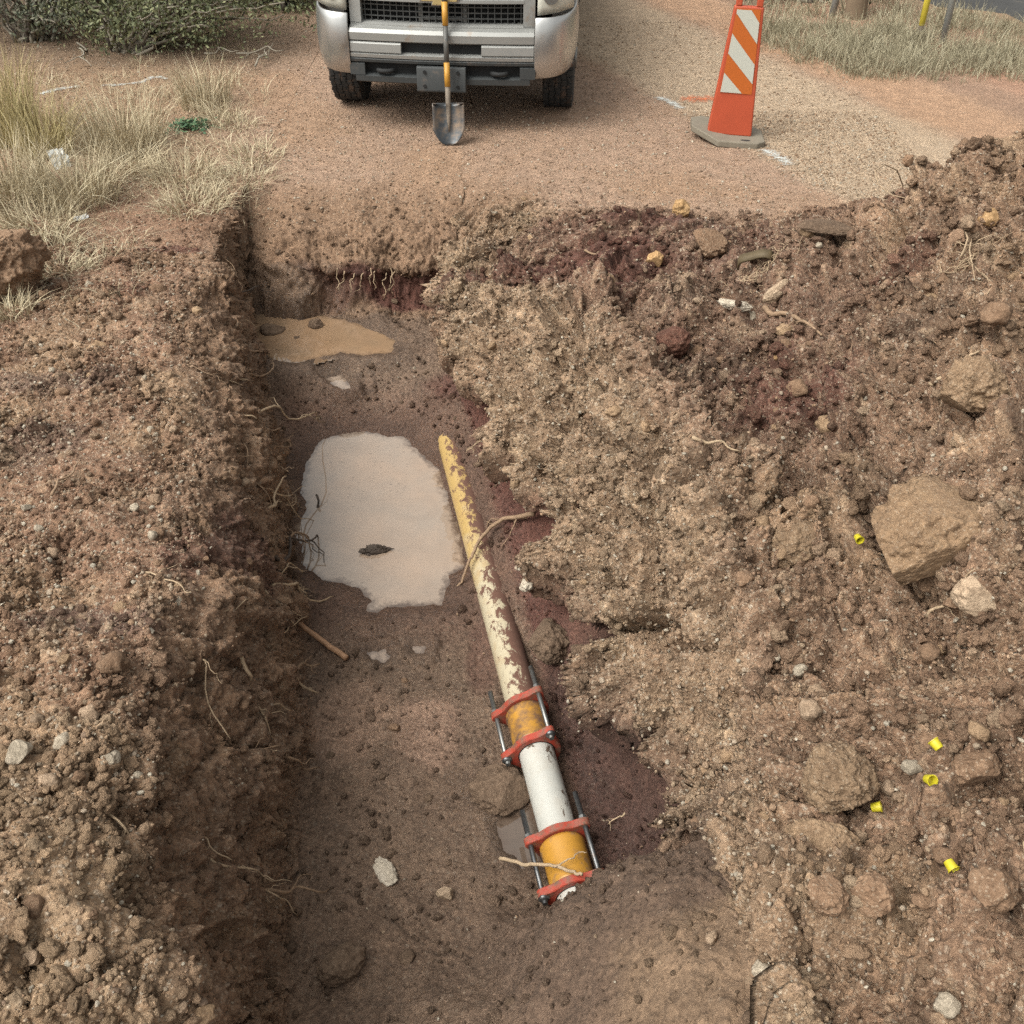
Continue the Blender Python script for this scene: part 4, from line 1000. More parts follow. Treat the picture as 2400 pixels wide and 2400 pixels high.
M_RED = simple('red_coating', (.44, .058, .032), .55, 0, .35, 40, .2, (.15, .085, .058), .55)
M_YEL = simple('yellow_sleeve', (.48, .24, .035), .45, 0, .2, 25, .05, (.20, .12, .07), .35)
M_YELD = simple('yellow_sleeve_muddy', (.48, .24, .035), .42, 0, .15, 25, .05, (.13, .075, .05), .75)
M_BOLT = simple('bolt_steel', (.16, .165, .17), .42, .85, .35, 60, .15, (.10, .065, .045), .2)
M_ZINC = simple('zinc_steel', (.26, .265, .26), .42, .8, .3, 60, .1, (.14, .09, .06), .2)
M_RUB = simple('black_rubber', (.018, .018, .018), .7, 0, .2, 40)
EARS = (R(60), R(180), R(300))
def ring_geo(t, ear, inner=.090, y=0.0, dish=.008):
    """a follower ring: round, with three ears for the bolts"""
    n = 96; bm = bmesh.new(); lay_ = []
    def ro(a):
        k = max(max(0., math.cos(a - e)) ** 34 for e in EARS)
        return .119 + ear * k ** .8
    prof = [(-t / 2, 0.004), (-t / 2 + .003, 0.0), (t / 2 - .003, 0.0), (t / 2, .004)]
    for (yy, cut) in prof:
        lay_.append([bm.verts.new(((ro(2 * math.pi * i / n) - cut) * math.cos(2 * math.pi * i / n), y + yy, (ro(2 * math.pi * i / n) - cut) * math.sin(2 * math.pi * i / n))) for i in range(n)])
    inn = [[bm.verts.new((inner * math.cos(2 * math.pi * i / n), y + yy, inner * math.sin(2 * math.pi * i / n))) for i in range(n)] for yy in (t / 2 - dish, -t / 2)]
    seq = lay_ + inn
    for a in range(len(seq)):
        b_ = seq[(a + 1) % len(seq)]
        for i in range(n): bm.faces.new((seq[a][i], seq[a][(i + 1) % n], b_[(i + 1) % n], b_[i]))
    bmesh.ops.recalc_face_normals(bm, faces=bm.faces)
    return bm
def coupling(yc, label, sleeve, roll, bolt_mat):
    e = empty('pipe_coupling', (pipe_x(yc), yc, PIPE_Z), (0, 0, pang)); tag(e, label, 'coupling', 'bolted pipe couplings'); e.scale = (.90, .95, .90)
    # local +Y away from the camera
    bm = bmesh.new(); n = 48
    prof = [(-.098, .092), (-.098, .101), (-.085, .1035), (-.06, .0995), (.06, .0995), (.085, .1035), (.098, .101), (.098, .092)]
    rr = [[bm.verts.new((r_ * math.cos(2 * math.pi * i / n), y_, r_ * math.sin(2 * math.pi * i / n))) for i in range(n)] for y_, r_ in prof]
    for a in range(len(rr) - 1):
        for i in range(n): bm.faces.new((rr[a][i], rr[a][(i + 1) % n], rr[a + 1][(i + 1) % n], rr[a + 1][i]))
    bmesh.ops.recalc_face_normals(bm, faces=bm.faces)
    bm_obj('sleeve', bm, sleeve, e, smooth=True)
    for y_ in (-.118, .118):
        s_ = 1 if y_ > 0 else -1
        o = bm_obj('follower_ring', ring_geo(.034, .050, y=y_), M_RED, e, smooth=True); o.data.set_sharp_from_angle(angle=R(35)); o.rotation_euler = (0, roll, 0)
        bm = bmesh.new()                                     # the gasket seen between ring and pipe
        bmesh.ops.create_cone(bm, cap_ends=False, segments=40, radius1=.0905, radius2=.0855, depth=.012)
        bmesh.ops.transform(bm, matrix=Matrix.Translation((0, y_ + s_ * .012, 0)) @ Matrix.Rotation(R(-90 * s_), 4, 'X'), verts=bm.verts)
        bm_obj('gasket', bm, M_RUB, e, smooth=True)
    for a in EARS:
        a2 = a - roll
        cx, cz = .144 * math.cos(a2), .144 * math.sin(a2)
        b = cyl('bolt', (cx, .055, cz), .0120, .43, 'Y', bolt_mat, e, 12)
        bm = bmesh.new(); q_ = bmesh.ops.create_uvsphere(bm, u_segments=16, v_segments=8, radius=.025)
        bmesh.ops.transform(bm, matrix=Matrix.Translation((cx, -.134, cz)) @ Matrix.Diagonal((1, .62, 1, 1)), verts=q_['verts'])
        h_ = bm_obj('bolt_head', bm, M_BOLT, b, smooth=True)
        bm = bmesh.new(); bm_cyl(bm, (cx, .143, cz), .0185, .020, 'Y', 6)
        bm_obj('nut', bm, M_ZINC, b, bevel=.0015)
    return e
coupling(CY1, 'muddy red and yellow bolted coupling joining old and new pipe', M_YELD, R(-4), M_ZINC)
coupling(CY2, 'clean red and yellow bolted coupling partly under the near dirt slope', M_YEL, R(14), M_BOLT)

# ------------------------------------------------------------------ roots and sticks
M_ROOT = simple('root_bark', (.30, .20, .125), .85, 0, .4, 60, .4)
M_ROOTL = simple('root_pale', (.42, .31, .20), .85, 0, .35, 60, .4)
M_ROOTD = simple('root_dark', (.075, .055, .042), .8, 0, .4, 60, .4)
M_STICK = simple('peeled_stick', (.40, .23, .13), .7, 0, .35, 40, .3)
def wig(p0, p1, n, amp, sag=0.0, seed=0):
    r = random.Random(seed); p0, p1 = Vector(p0), Vector(p1); L = (p1 - p0).length; out = []
    ph = [r.uniform(0, 6.28) for _ in range(6)]
    for i in range(n):
        t = i / (n - 1); q_ = p0.lerp(p1, t); e = math.sin(math.pi * t) ** .6
        q_ += Vector((math.sin(5 * t + ph[0]) + .6 * math.sin(13 * t + ph[1]), math.sin(6 * t + ph[2]) + .6 * math.sin(11 * t + ph[3]), math.sin(4.5 * t + ph[4]) + .6 * math.sin(12 * t + ph[5]))) * amp * L * e
        q_.z -= sag * L * t * t; out.append(q_)
    return out
def taper(n, r0, r1): return [r0 + (r1 - r0) * (i / (n - 1)) ** .8 for i in range(n)]
def root_geo(p0, p1, r0, seed, twigs=2, amp=.06, sag=.1, tl=.35):
    r = random.Random(seed); main = wig(p0, p1, 14, amp, sag, seed); geos = [tube_geo(main, taper(14, r0, r0 * .35), 7)]
    L = (Vector(p1) - Vector(p0)).length
    for k in range(twigs):
        i = r.randint(3, 11); b = main[i]; d = (main[i + 1] - main[i - 1]).normalized()
        e = b + (d * .6 + Vector((r.uniform(-1, 1), r.uniform(-1, 1), r.uniform(-.8, .4)))).normalized() * L * tl * r.uniform(.5, 1)
        geos.append(tube_geo(wig(b, e, 8, .08, .1, seed + k + 50), taper(8, r0 * .45, r0 * .12), 5))
    return merge(geos)
def wall_root(p0, p1, r0, seed, mat=None, twigs=2, amp=.06, sag=.1):
    v, f = root_geo(p0, p1, r0, seed, twigs, amp, sag)
    return mesh_obj('root', v, f, mat or M_ROOT, G_TRENCH, True)
# roots out of the left wall: (start pixel, end pixel, height at start, height at end, radius)
for k, (a, b_, z0, z1, r0, m_) in enumerate([
        ((520,890),(585,935),-.05,-.25,.010,M_ROOTL), ((525,940),(598,1005),-.12,-.42,.011,M_ROOTL), ((618,1000),(755,990),-.62,-.66,.009,M_ROOTL), ((620,1042),(670,1032),-.7,-.72,.008,M_ROOT),
        ((635,1060),(685,1040),-.72,-.72,.006,M_ROOT), ((640,1080),(672,1135),-.6,-.85,.010,M_ROOT), ((650,1170),(690,1180),-.75,-.82,.006,M_ROOTL), ((636,1215),(677,1200),-.72,-.70,.011,M_ROOTL),
        ((655,1220),(730,1225),-.75,-.86,.007,M_ROOTL), ((650,1265),(715,1270),-.75,-.80,.013,M_ROOT), ((662,1305),(738,1262),-.86,-.80,.013,M_ROOTD), ((655,1350),(700,1345),-.72,-.74,.008,M_ROOTL),
        ((665,1390),(772,1402),-.70,-.76,.011,M_ROOTL), ((668,1400),(710,1385),-.72,-.74,.006,M_ROOTL), ((662,1440),(708,1495),-.62,-.75,.006,M_ROOTL), ((660,1470),(690,1500),-.66,-.8,.006,M_ROOTL),
        ((678,1510),(720,1505),-.7,-.72,.006,M_ROOTL), ((690,1572),(740,1562),-.78,-.80,.014,M_ROOT), ((692,1590),(738,1632),-.78,-.86,.012,M_ROOTL), ((600,1605),(632,1740),-.32,-.58,.010,M_ROOTL),
        ((608,1650),(675,1672),-.42,-.50,.006,M_ROOTL), ((455,1490),(530,1735),-.12,-.34,.006,M_ROOTL), ((460,1480),(590,1485),-.1,-.32,.005,M_ROOTL), ((595,1775),(660,1800),-.5,-.62,.008,M_ROOT),
        ((655,1825),(740,1802),-.66,-.70,.009,M_ROOT), ((625,1770),(652,1815),-.55,-.66,.007,M_ROOTL), ((620,2090),(760,2085),-.55,-.72,.011,M_ROOT), ((560,2120),(642,2110),-.42,-.58,.006,M_ROOTL),
        ((650,2145),(690,2160),-.62,-.7,.005,M_ROOTL), ((280,1935),(360,2025),.02,-.12,.006,M_ROOTL), ((485,1955),(540,2040),-.2,-.4,.005,M_ROOTL), ((355,1345),(440,1395),.04,-.02,.006,M_ROOTL),
        ((545,1065),(610,1120),-.1,-.4,.006,M_ROOT), ((590,1085),(630,1200),-.35,-.62,.005,M_ROOT), ((440,860),(520,905),.02,-.1,.005,M_ROOT), ((545,605),(560,690),-.1,-.35,.006,M_ROOT),
        ((575,715),(645,735),-.58,-.62,.008,M_ROOTD), ((568,825),(625,833),-.64,-.66,.011,M_ROOT), ((590,875),(650,888),-.68,-.70,.008,M_ROOT), ((575,760),(600,780),-.6,-.62,.006,M_ROOTL)]):
    p0, p1 = PG(*a), PG(*b_) + Vector((.025, -.02, .05))
    st = p0 - (p1 - p0).normalized() * .03 - Vector((.03, 0, .01))
    wall_root(st, p1, r0 * .85, 700 + k, m_, 2 if r0 < .012 else 3, .05, .05)
# roots hanging from the far ledge
for k, px in enumerate([790, 806, 852, 868, 878, 905, 915, 925, 830]):
    p0 = Vector(P(px, 632 + 6 * (k % 3), -.30)); p0.y += .02
    p1 = p0 + Vector((random.uniform(-.05, .05), -.03 - .02 * random.random(), -.10 - .07 * random.random()))
    wall_root(p0, p1, .004, 800 + k, M_ROOTL, 2, .08, 0)
# thin roots out of the right wall
for k, (a, b_, z0, z1, r0) in enumerate([((1140,1010),(1092,1058),-.45,-.6,.006), ((1140,1015),(1115,1035),-.45,-.55,.004), ((1375,1590),(1325,1605),-.52,-.66,.005), ((1380,1590),(1370,1640),-.52,-.7,.004), ((1465,1905),(1425,1930),-.52,-.6,.004)]):
    wall_root(P(*a, z0), P(*b_, z1), r0, 850 + k, M_ROOTL, 3, .06, .05)
# the loose ones: things
def thing_root(name, label, geos, mat):
    v, f = merge(geos); c = np.mean(np.array(v), 0); v = [(a - c[0], b - c[1], d - c[2]) for a, b, d in v]
    o = mesh_obj(name, v, f, mat, None, True); o.location = c
    return tag(o, label, 'root' if 'root' in name else 'stick')
def path_tube(pix, r0, r1, seed, n=7):
    pts = [Vector(P(*q_)) for q_ in pix]; out = []
    for i in range(len(pts) - 1):
        for k in range(4):
            out.append(pts[i].lerp(pts[i + 1], k / 4) + Vector((random.uniform(-1, 1), random.uniform(-1, 1), random.uniform(-1, 1))) * .003)
    out.append(pts[-1]); return tube_geo(out, taper(len(out), r0, r1), n)
g = [path_tube([(1250,1203,-.50),(1210,1212,-.60),(1180,1216,-.66),(1150,1235,-.70),(1125,1265,-.735),(1112,1290,-.745),(1098,1320,-.775),(1082,1365,-.86),(1070,1375,-.88)], .014, .006, 1)]
for k, q_ in enumerate([[(1180,1216,-.66),(1150,1215,-.66),(1138,1240,-.72)], [(1200,1215,-.62),(1225,1225,-.66),(1245,1245,-.7)], [(1210,1215,-.6),(1195,1255,-.68),(1175,1282,-.74)], [(1195,1216,-.63),(1235,1215,-.6),(1250,1238,-.66)], [(1155,1228,-.69),(1140,1222,-.69)], [(1205,1222,-.62),(1212,1240,-.66)]]):
    g.append(path_tube(q_, .0045, .0015, k, 5))
thing_root('tree_root', 'forked grey root hanging over the old pipe from the right wall', g, M_ROOT)
thing_root('wooden_stick', 'thick peeled stick poking out of the left wall onto the mud', [path_tube([(672,1440,-.78),(730,1482,-.85),(775,1517,-.875),(813,1543,-.885)], .012, .015, 3, 9)], M_STICK)
g = [path_tube([(1170,2012,-.80),(1225,2025,-.78),(1265,2028,-.745),(1310,2030,-.74),(1345,2045,-.72),(1365,2050,-.70)], .008, .006, 5)] + [path_tube([(1300,2032,-.735),(1345,2010,-.73),(1358,1995,-.728),(1375,1998,-.728)], .004, .002, 6, 5)]
thing_root('tree_root', 'thin pale root lying across the yellow sleeve of the lower coupling', g, M_ROOTL)
thing_root('wooden_stick', 'short dark stick standing in the large puddle near its left shore', [path_tube([(742,1158,-.84),(746,1175,-.86),(744,1192,-.905)], .006, .008, 7)], M_ROOTD)
lump_thing('debris', 'dark clump of debris floating in the large puddle', 'debris', 878, 1293, (.14, .05, .045), M_ROOTD, 231, (0, 0, .1), .1, 2, .4, .3, z=ZW)
for k, (a, b_, r0, lab) in enumerate([((1790,730),(1925,795),.016,'dark broken root lying on the heap in the dip'), ((2255,560),(2310,700),.005,'thin root stretched down the upper heap'), ((2165,950),(2290,840),.010,'pale root sticking from the rough tan rock on the heap'),
        ((2165,1465),(2230,1475),.006,'short pale twig in the hollow under the slab'), ((2380,2020),(2400,2080),.008,'pale twig at the right edge near the lowest yellow cap'), ((1370,600),(1430,622),.008,'short grey root on the red soil of the far mound'),
        ((1620,1040),(1735,1068),.008,'pale splintered twig below the crumbly ridge'), ((240,740),(350,665),.005,'long straight straw on the left bank'), ((125,1170),(185,1090),.007,'crooked brown twig on the left bank'), ((2090,460),(2120,480),.006,'small pale twig on the heap slope')]):
    p0, p1 = PG(*a) + Vector((0, 0, .02)), PG(*b_) + Vector((0, 0, .015))
    thing_root('tree_root' if 'root' in lab else 'wooden_stick', lab, [root_geo(p0, p1, r0, 900 + k, 3 if 'root' in lab else 1, .05, -.0, .3)], M_ROOT if k in (0, 5, 8) else M_ROOTL)
# a tangle of fine roots and the torn cable end beside it on the heap
def tangle(label, px, py, n, rad, seed):
    r = random.Random(seed); c = PG(px, py); g = []
    for k in range(n):
        a = Vector((r.gauss(0, .3), r.gauss(0, .3), 0)) * rad; b_ = Vector((r.gauss(0, 1), r.gauss(0, 1), abs(r.gauss(0, .3)))).normalized() * rad * r.uniform(.5, 1.3)
        p0 = c + a; p1 = c + b_; p0.z = ground_z(p0.x, p0.y) + .01; p1.z = ground_z(p1.x, p1.y) + .01 + .06 * r.random()
        g.append(tube_geo(wig(p0, p1, 9, .12, -.0, seed * 30 + k), taper(9, .0035, .0012), 4))
    thing_root('root_tangle', label, g, M_ROOTL)
tangle('tangle of fine pale roots on the heap beside a bent bark strip', 1800, 640, 26, .16, 41)
tangle('pale root tuft below the bent bark strip on the heap', 1735, 675, 16, .11, 42)
tangle('fine root tangle on the heap under the ochre stone near the right edge', 2270, 620, 16, .14, 43)
# ------------------------------------------------------------------ pickup truck
M_SILV = simple('silver_paint', (.33, .335, .325), .45, .3, .18, 6, 0, (.25, .19, .14), .12)
M_CHRM = simple('dusty_chrome', (.52, .525, .52), .30, .85, .22, 5, 0, (.33, .28, .23), .35)
M_BLKP = simple('grey_black_plastic', (.045, .05, .052), .62, 0, .25, 10, .05, (.12, .09, .07), .12)
M_DARKP = simple('dark_cavity', (.012, .013, .014), .8, 0, .2, 10)
M_TYRE = simple('tyre_rubber', (.030, .032, .033), .85, 0, .3, 30, .2, (.11, .075, .055), .25)
M_GLASSD = simple('dark_glass', (.02, .025, .025), .06, 0, .1, 5)
M_LENS = simple('clouded_lens', (.50, .50, .44), .22, 0, .12, 8)
M_GOLD = simple('gold_emblem', (.62, .50, .24), .38, .5, .2, 20)
M_RIM = simple('rim_steel', (.25, .25, .24), .5, .7, .25, 15)
M_AMB = simple('red_reflector', (.35, .03, .02), .3)
TX, TY = -.53, 7.95
truck = empty('pickup_truck', (TX, TY, 0), (0, R(.6), R(-4.0)))
tag(truck, 'silver pickup truck parked facing the trench with chrome corner bumpers', 'truck')
# local frame: +X to the picture's right, -Y towards the camera (front), bumper face at y = 0
def sweep(name, prof, xs, bow, mat, parent=truck, smooth=True, back=None, bevel=0):
    """profile (y, z) carried along x, falling back by bow(x); closed ends"""
    V, F = [], []; n = len(prof)
    for x in xs:
        o_ = bow(x)
        for (y_, z_) in prof: V.append((x, y_ + o_, z_))
    for i in range(len(xs) - 1):
        for k in range(n):
            a, b_ = i * n + k, i * n + (k + 1) % n
            F.append((a, b_, b_ + n, a + n))
    F.append(tuple(range(n))[::-1]); F.append(tuple((len(xs) - 1) * n + k for k in range(n)))
    o = mesh_obj(name, V, F, mat, parent, False)
    bm = bmesh.new(); bm.from_mesh(o.data); bmesh.ops.recalc_face_normals(bm, faces=bm.faces); bm.to_mesh(o.data); bm.free()
    if bevel:
        b = o.modifiers.new('bevel', 'BEVEL'); b.width = bevel; b.segments = 2; b.limit_method = 'ANGLE'; b.angle_limit = R(30)
    if smooth:
        o.data.polygons.foreach_set('use_smooth', np.ones(len(o.data.polygons), bool))
        try:
            o.data.set_sharp_from_angle(angle=R(32))
        except Exception: pass
    return o
bow = lambda x: .07 * (x / .97) ** 2
xs17 = list(np.linspace(-.685, .685, 17))
# painted bumper centre: upper bar, lower bar, and the cheeks beside the slot
bmp = sweep('bumper', [(.03, .755), (-.015, .745), (-.035, .72), (-.03, .668), (-.005, .655), (.06, .655), (.06, .755)], xs17, bow, M_SILV)
sweep('lower_bar', [(-.01, .580), (-.035, .572), (-.03, .548), (-.005, .540), (.06, .54), (.06, .580)], xs17, bow, M_SILV, bmp)
for s_ in (-1, 1):
    sweep('cheek', [(-.02, .657), (-.034, .645), (-.034, .588), (-.02, .577), (.06, .577), (.06, .657)], list(np.linspace(.30, .685, 7) * s_), bow, M_SILV, bmp)
box('slot', (0, .05, .617), (.62, .03, .085), M_DARKP, bmp)
# chrome corners that wrap round to the wheel arches
def corner(s_):
    V, F = [], []; path = []
    for t_ in np.linspace(0, 1, 14):
        x = .690 + .285 * (1 - (1 - t_) ** 2.2); y_ = bow(.69) + .50 * max(0, t_ - .12) ** 1.9 / .88 ** 1.9 * .95
        path.append((x * s_, y_))
    top = lambda t_: .842 + .03 * t_; bot = lambda t_: .415 + .05 * t_
    m = 10
    for i, (x, y_) in enumerate(path):
        t_ = i / 13
        for k in range(m):
            f_ = k / (m - 1); z_ = top(t_) + (bot(t_) - top(t_)) * f_
            bulge = -.045 * math.sin(math.pi * min(1, f_ * 1.05)) ** .7 + .03 * max(0, f_ - .8) * 5
            ny = -1 if t_ < .4 else -1 + .8 * (t_ - .4) / .6; nx_ = s_ * (1 - abs(ny)) 
            V.append((x - nx_ * bulge * .6, y_ + .0 - (-bulge) * .9 * (1 - .5 * t_), z_))
    for i in range(13):
        for k in range(m - 1):
            F.append((i * m + k, i * m + k + 1, (i + 1) * m + k + 1, (i + 1) * m + k))
    o = mesh_obj('bumper_corner', V, F, M_CHRM, truck, True)
    sd_ = o.modifiers.new('thick', 'SOLIDIFY'); sd_.thickness = .02; sd_.offset = 0
    b = o.modifiers.new('bevel', 'BEVEL'); b.width = .008; b.segments = 2; b.limit_method = 'ANGLE'
    return o
corner(-1); corner(1)
# dark lower valance with its two recesses, tow hooks, number plate bracket
val = sweep('valance', [(-.02, .545), (-.03, .535), (-.025, .515), (.0, .505), (.06, .505), (.06, .545)], list(np.linspace(-.70, .70, 17)), bow, M_BLKP)
sweep('valance_lip', [(.0, .425), (-.025, .415), (-.02, .375), (.01, .362), (.07, .362), (.07, .425)], list(np.linspace(-.66, .66, 17)), bow, M_BLKP, val)
for s_ in (-1, 1):
    sweep('valance_side', [(-.005, .507), (-.027, .50), (-.026, .42), (-.0, .415), (.06, .415), (.06, .507)], list(np.linspace(.585, .70, 4) * s_), bow, M_BLKP, val)
    sweep('recess_back', [(.045, .51), (.045, .42), (.07, .42), (.07, .51)], list(np.linspace(.14, .60, 5) * s_), bow, M_DARKP, val)
    bm = bmesh.new(); n_, r_ = 24, .017
    ring = []
    for i in range(n_ + 1):
        a = math.pi * (1.0 + i / n_)
        ring.append((.430 * s_ + .055 * math.cos(a), .02 + .035 * math.sin(a), .455))
    v, f = tube_geo(ring, r_, 10); bm.free()
    mesh_obj('tow_hook', v, f, M_DARKP, truck, True)
pl = sweep('plate_bracket', [(-.055, .505), (-.060, .495), (-.066, .335), (-.058, .325), (-.02, .325), (-.02, .505)], [-.185, -.175, 0, .175, .185], lambda x: .0, M_BLKP, bevel=.006)
for sx_p in (-1, 1):
    for z_ in (.472, .372):
        cyl('bolt', (.125 * sx_p, -.066, z_), .012, .012, 'Y', M_DARKP, pl, 12)
# grille: painted surround, lower opening with its grid, cross bar with emblem, upper opening
gb_ = lambda x: .05 + .06 * (x / .7) ** 2
gs = sweep('grille_surround', [(.0, .775), (-.022, .765), (-.022, .745), (.0, .742), (.10, .742), (.10, .775)], xs17, gb_, M_SILV)
for s_ in (-1, 1):
    sweep('surround_side', [(-.015, 1.10), (-.022, 1.09), (-.022, .77), (.0, .77), (.10, .77), (.10, 1.10)], list(np.linspace(.60, .685, 4) * s_), gb_, M_SILV, gs)
    sweep('cross_bar', [(.005, .955), (-.025, .945), (-.025, .925), (.005, .915), (.10, .915), (.10, .955)], list(np.linspace(.0, .605, 9) * s_), gb_, M_SILV, gs)
    sweep('top_bar', [(.0, 1.13), (-.02, 1.12), (-.02, 1.095), (.0, 1.085), (.10, 1.085), (.10, 1.13)], list(np.linspace(.0, .685, 9) * s_), gb_, M_SILV, gs)
sweep('opening_back', [(.13, 1.10), (.13, .77), (.16, .77), (.16, 1.10)], list(np.linspace(-.62, .62, 9)), gb_, M_DARKP, gs)
M_GRID = simple('grille_grid', (.10, .105, .105), .5, .4, .2, 10)
bm = bmesh.new()
for x in np.linspace(-.58, .58, 25):
    bm_box(bm, (x, gb_(x) + .055, .845), (.006, .02, .14)); bm_box(bm, (x, gb_(x) + .055, 1.02), (.006, .02, .14))
gv = bm_obj('grid_bars', bm, M_GRID, gs); gv['kind'] = 'stuff'
for z_ in (.808, .846, .884, .985, 1.02, 1.055):
    sweep('grid_rail', [(.045, z_ + .004), (.045, z_ - .004), (.065, z_ - .004), (.065, z_ + .004)], list(np.linspace(-.60, .60, 9)), gb_, M_GRID, gs)
for s_ in (-1, 1):                                            # hood latch bracket seen through the grid
    box('bracket', (.165 * s_, gb_(.165) + .08, .84), (.035, .02, .13), M_RIM, gs, .004)
box('latch_plate', (0, gb_(0) + .085, .80), (.30, .02, .03), M_RIM, gs, .004)
# bow-tie emblem with its chrome edge
def emblem(sc, y_, mat, name, th):
    w_, h_ = .155 * sc, .055 * sc
    pts = [(-w_, -.028 * sc), (-.060 * sc, -.028 * sc), (-.068 * sc, -h_), (.052 * sc, -h_), (.060 * sc, -.028 * sc), (w_ - .02 * sc, -.028 * sc), (w_, .028 * sc), (.060 * sc, .028 * sc), (.068 * sc, h_), (-.052 * sc, h_), (-.060 * sc, .028 * sc), (-w_ + .02 * sc, .028 * sc)]
    bm = bmesh.new(); a = [bm.verts.new((x, y_, .962 + z_)) for x, z_ in pts]; b_ = [bm.verts.new((x, y_ + th, .962 + z_)) for x, z_ in pts]
    bm.faces.new(a); bm.faces.new(b_[::-1])
    for i in range(len(pts)): bm.faces.new((a[i], a[(i + 1) % 12], b_[(i + 1) % 12], b_[i]))
    bmesh.ops.recalc_face_normals(bm, faces=bm.faces)
    return bm_obj(name, bm, mat, gs, bevel=.003)
emblem(1.0, .022, M_CHRM, 'emblem_edge', .03); emblem(.88, .014, M_GOLD, 'emblem', .03)
# headlights
for s_ in (-1, 1):
    V, F = [], []; m = 6; xs_h = np.linspace(.705, .965, 8)
    for i, x in enumerate(xs_h):
        t_ = i / 7
        for k in range(m):
            f_ = k / (m - 1); z_ = .853 + .03 * t_ + (.28) * f_
            V.append((x * s_, .055 + .10 * t_ ** 2 + .16 * max(0, t_ - .6) + .05 * f_ ** 2 - .02 * math.sin(math.pi * f_), z_))
    for i in range(7):
        for k in range(m - 1): F.append((i * m + k, (i + 1) * m + k, (i + 1) * m + k + 1, i * m + k + 1))
    hl = mesh_obj('headlight', V, F, M_LENS, truck, True); sd_ = hl.modifiers.new('thick', 'SOLIDIFY'); sd_.thickness = .05; sd_.offset = -1 if s_ > 0 else 1
    cyl('lamp_bowl', (.80 * s_, .052, .985), .055, .02, 'Y', M_ZINC, hl, 20)
    box('marker_lamp', (.972 * s_, .27, 1.0), (.02, .10, .12), M_AMB, hl, .005)
# body: hood, fenders, cab, bed
def prism(name, prof, x0, x1, mat, parent, bevel=.02):
    """side profile (y, z) extruded from x0 to x1"""
    bm = bmesh.new(); a = [bm.verts.new((x0, y_, z_)) for y_, z_ in prof]; b_ = [bm.verts.new((x1, y_, z_)) for y_, z_ in prof]; n = len(prof)
    bm.faces.new(a); bm.faces.new(b_[::-1])
    for i in range(n): bm.faces.new((a[i], a[(i + 1) % n], b_[(i + 1) % n], b_[i]))
    bmesh.ops.recalc_face_normals(bm, faces=bm.faces)
    return bm_obj(name, bm, mat, parent, bevel=bevel, seg=3)
prism('hood', [(.10, 1.09), (.11, 1.135), (.30, 1.20), (1.35, 1.27), (1.35, 1.15), (.16, 1.05)], -.80, .80, M_SILV, truck, .03)
for s_ in (-1, 1):
    arch = [(.92 + .46 * math.cos(a), .40 + .46 * math.sin(a)) for a in np.linspace(0, math.pi, 13)]
    prism('fender', [(1.38, .42)] + arch + [(.45, .46), (.42, .92), (.30, 1.15), (.45, 1.20), (1.38, 1.25)], .80 * s_, .975 * s_, M_SILV, truck, .02)
    prism('door', [(1.39, .42), (3.35, .42), (3.35, 1.22), (1.39, 1.25)], .90 * s_, .98 * s_, M_SILV, truck, .015)
    arch2 = [(4.55 + .46 * math.cos(a), .40 + .46 * math.sin(a)) for a in np.linspace(0, math.pi, 13)]
    prism('bed_side', [(5.7, .50)] + arch2 + [(3.38, .48), (3.38, 1.24), (5.7, 1.24)], .90 * s_, .98 * s_, M_SILV, truck, .015)
    mr = box('side_mirror', (1.13 * s_, 1.55, 1.36), (.16, .10, .22), M_BLKP, truck, .03); box('mirror_arm', (1.02 * s_, 1.56, 1.27), (.10, .05, .04), M_BLKP, mr, .01)
cabp = [(1.35, 1.20), (2.05, 1.82), (2.35, 1.87), (3.15, 1.86), (3.35, 1.80), (3.36, 1.20)]
prism('cab', cabp, -.88, .88, M_SILV, truck, .05)
mesh_obj('windshield', [(-.80, 1.405, 1.262), (.80, 1.405, 1.262), (.70, 2.005, 1.795), (-.70, 2.005, 1.795)], [(0, 1, 2, 3)], M_GLASSD, truck)
prism('bed_floor', [(3.4, .70), (5.7, .70), (5.7, .78), (3.4, .78)], -.89, .89, M_BLKP, truck, .01)
prism('tailgate', [(5.66, .70), (5.74, .70), (5.74, 1.23), (5.66, 1.23)], -.89, .89, M_SILV, truck, .01)
prism('chassis', [(.75, .36), (5.5, .42), (5.5, .60), (.75, .60)], -.45, .45, M_DARKP, truck, .02)
prism('engine_block', [(.30, .48), (1.35, .40), (1.35, 1.0), (.30, 1.0)], -.72, .72, M_DARKP, truck, .02)
prism('skid_plate', [(.12, .37), (.75, .345), (.75, .38), (.12, .41)], -.33, .33, M_DARKP, truck, .01)
cyl('axle', (0, .92, .375), .05, 1.5, 'X', M_DARKP, truck, 16)
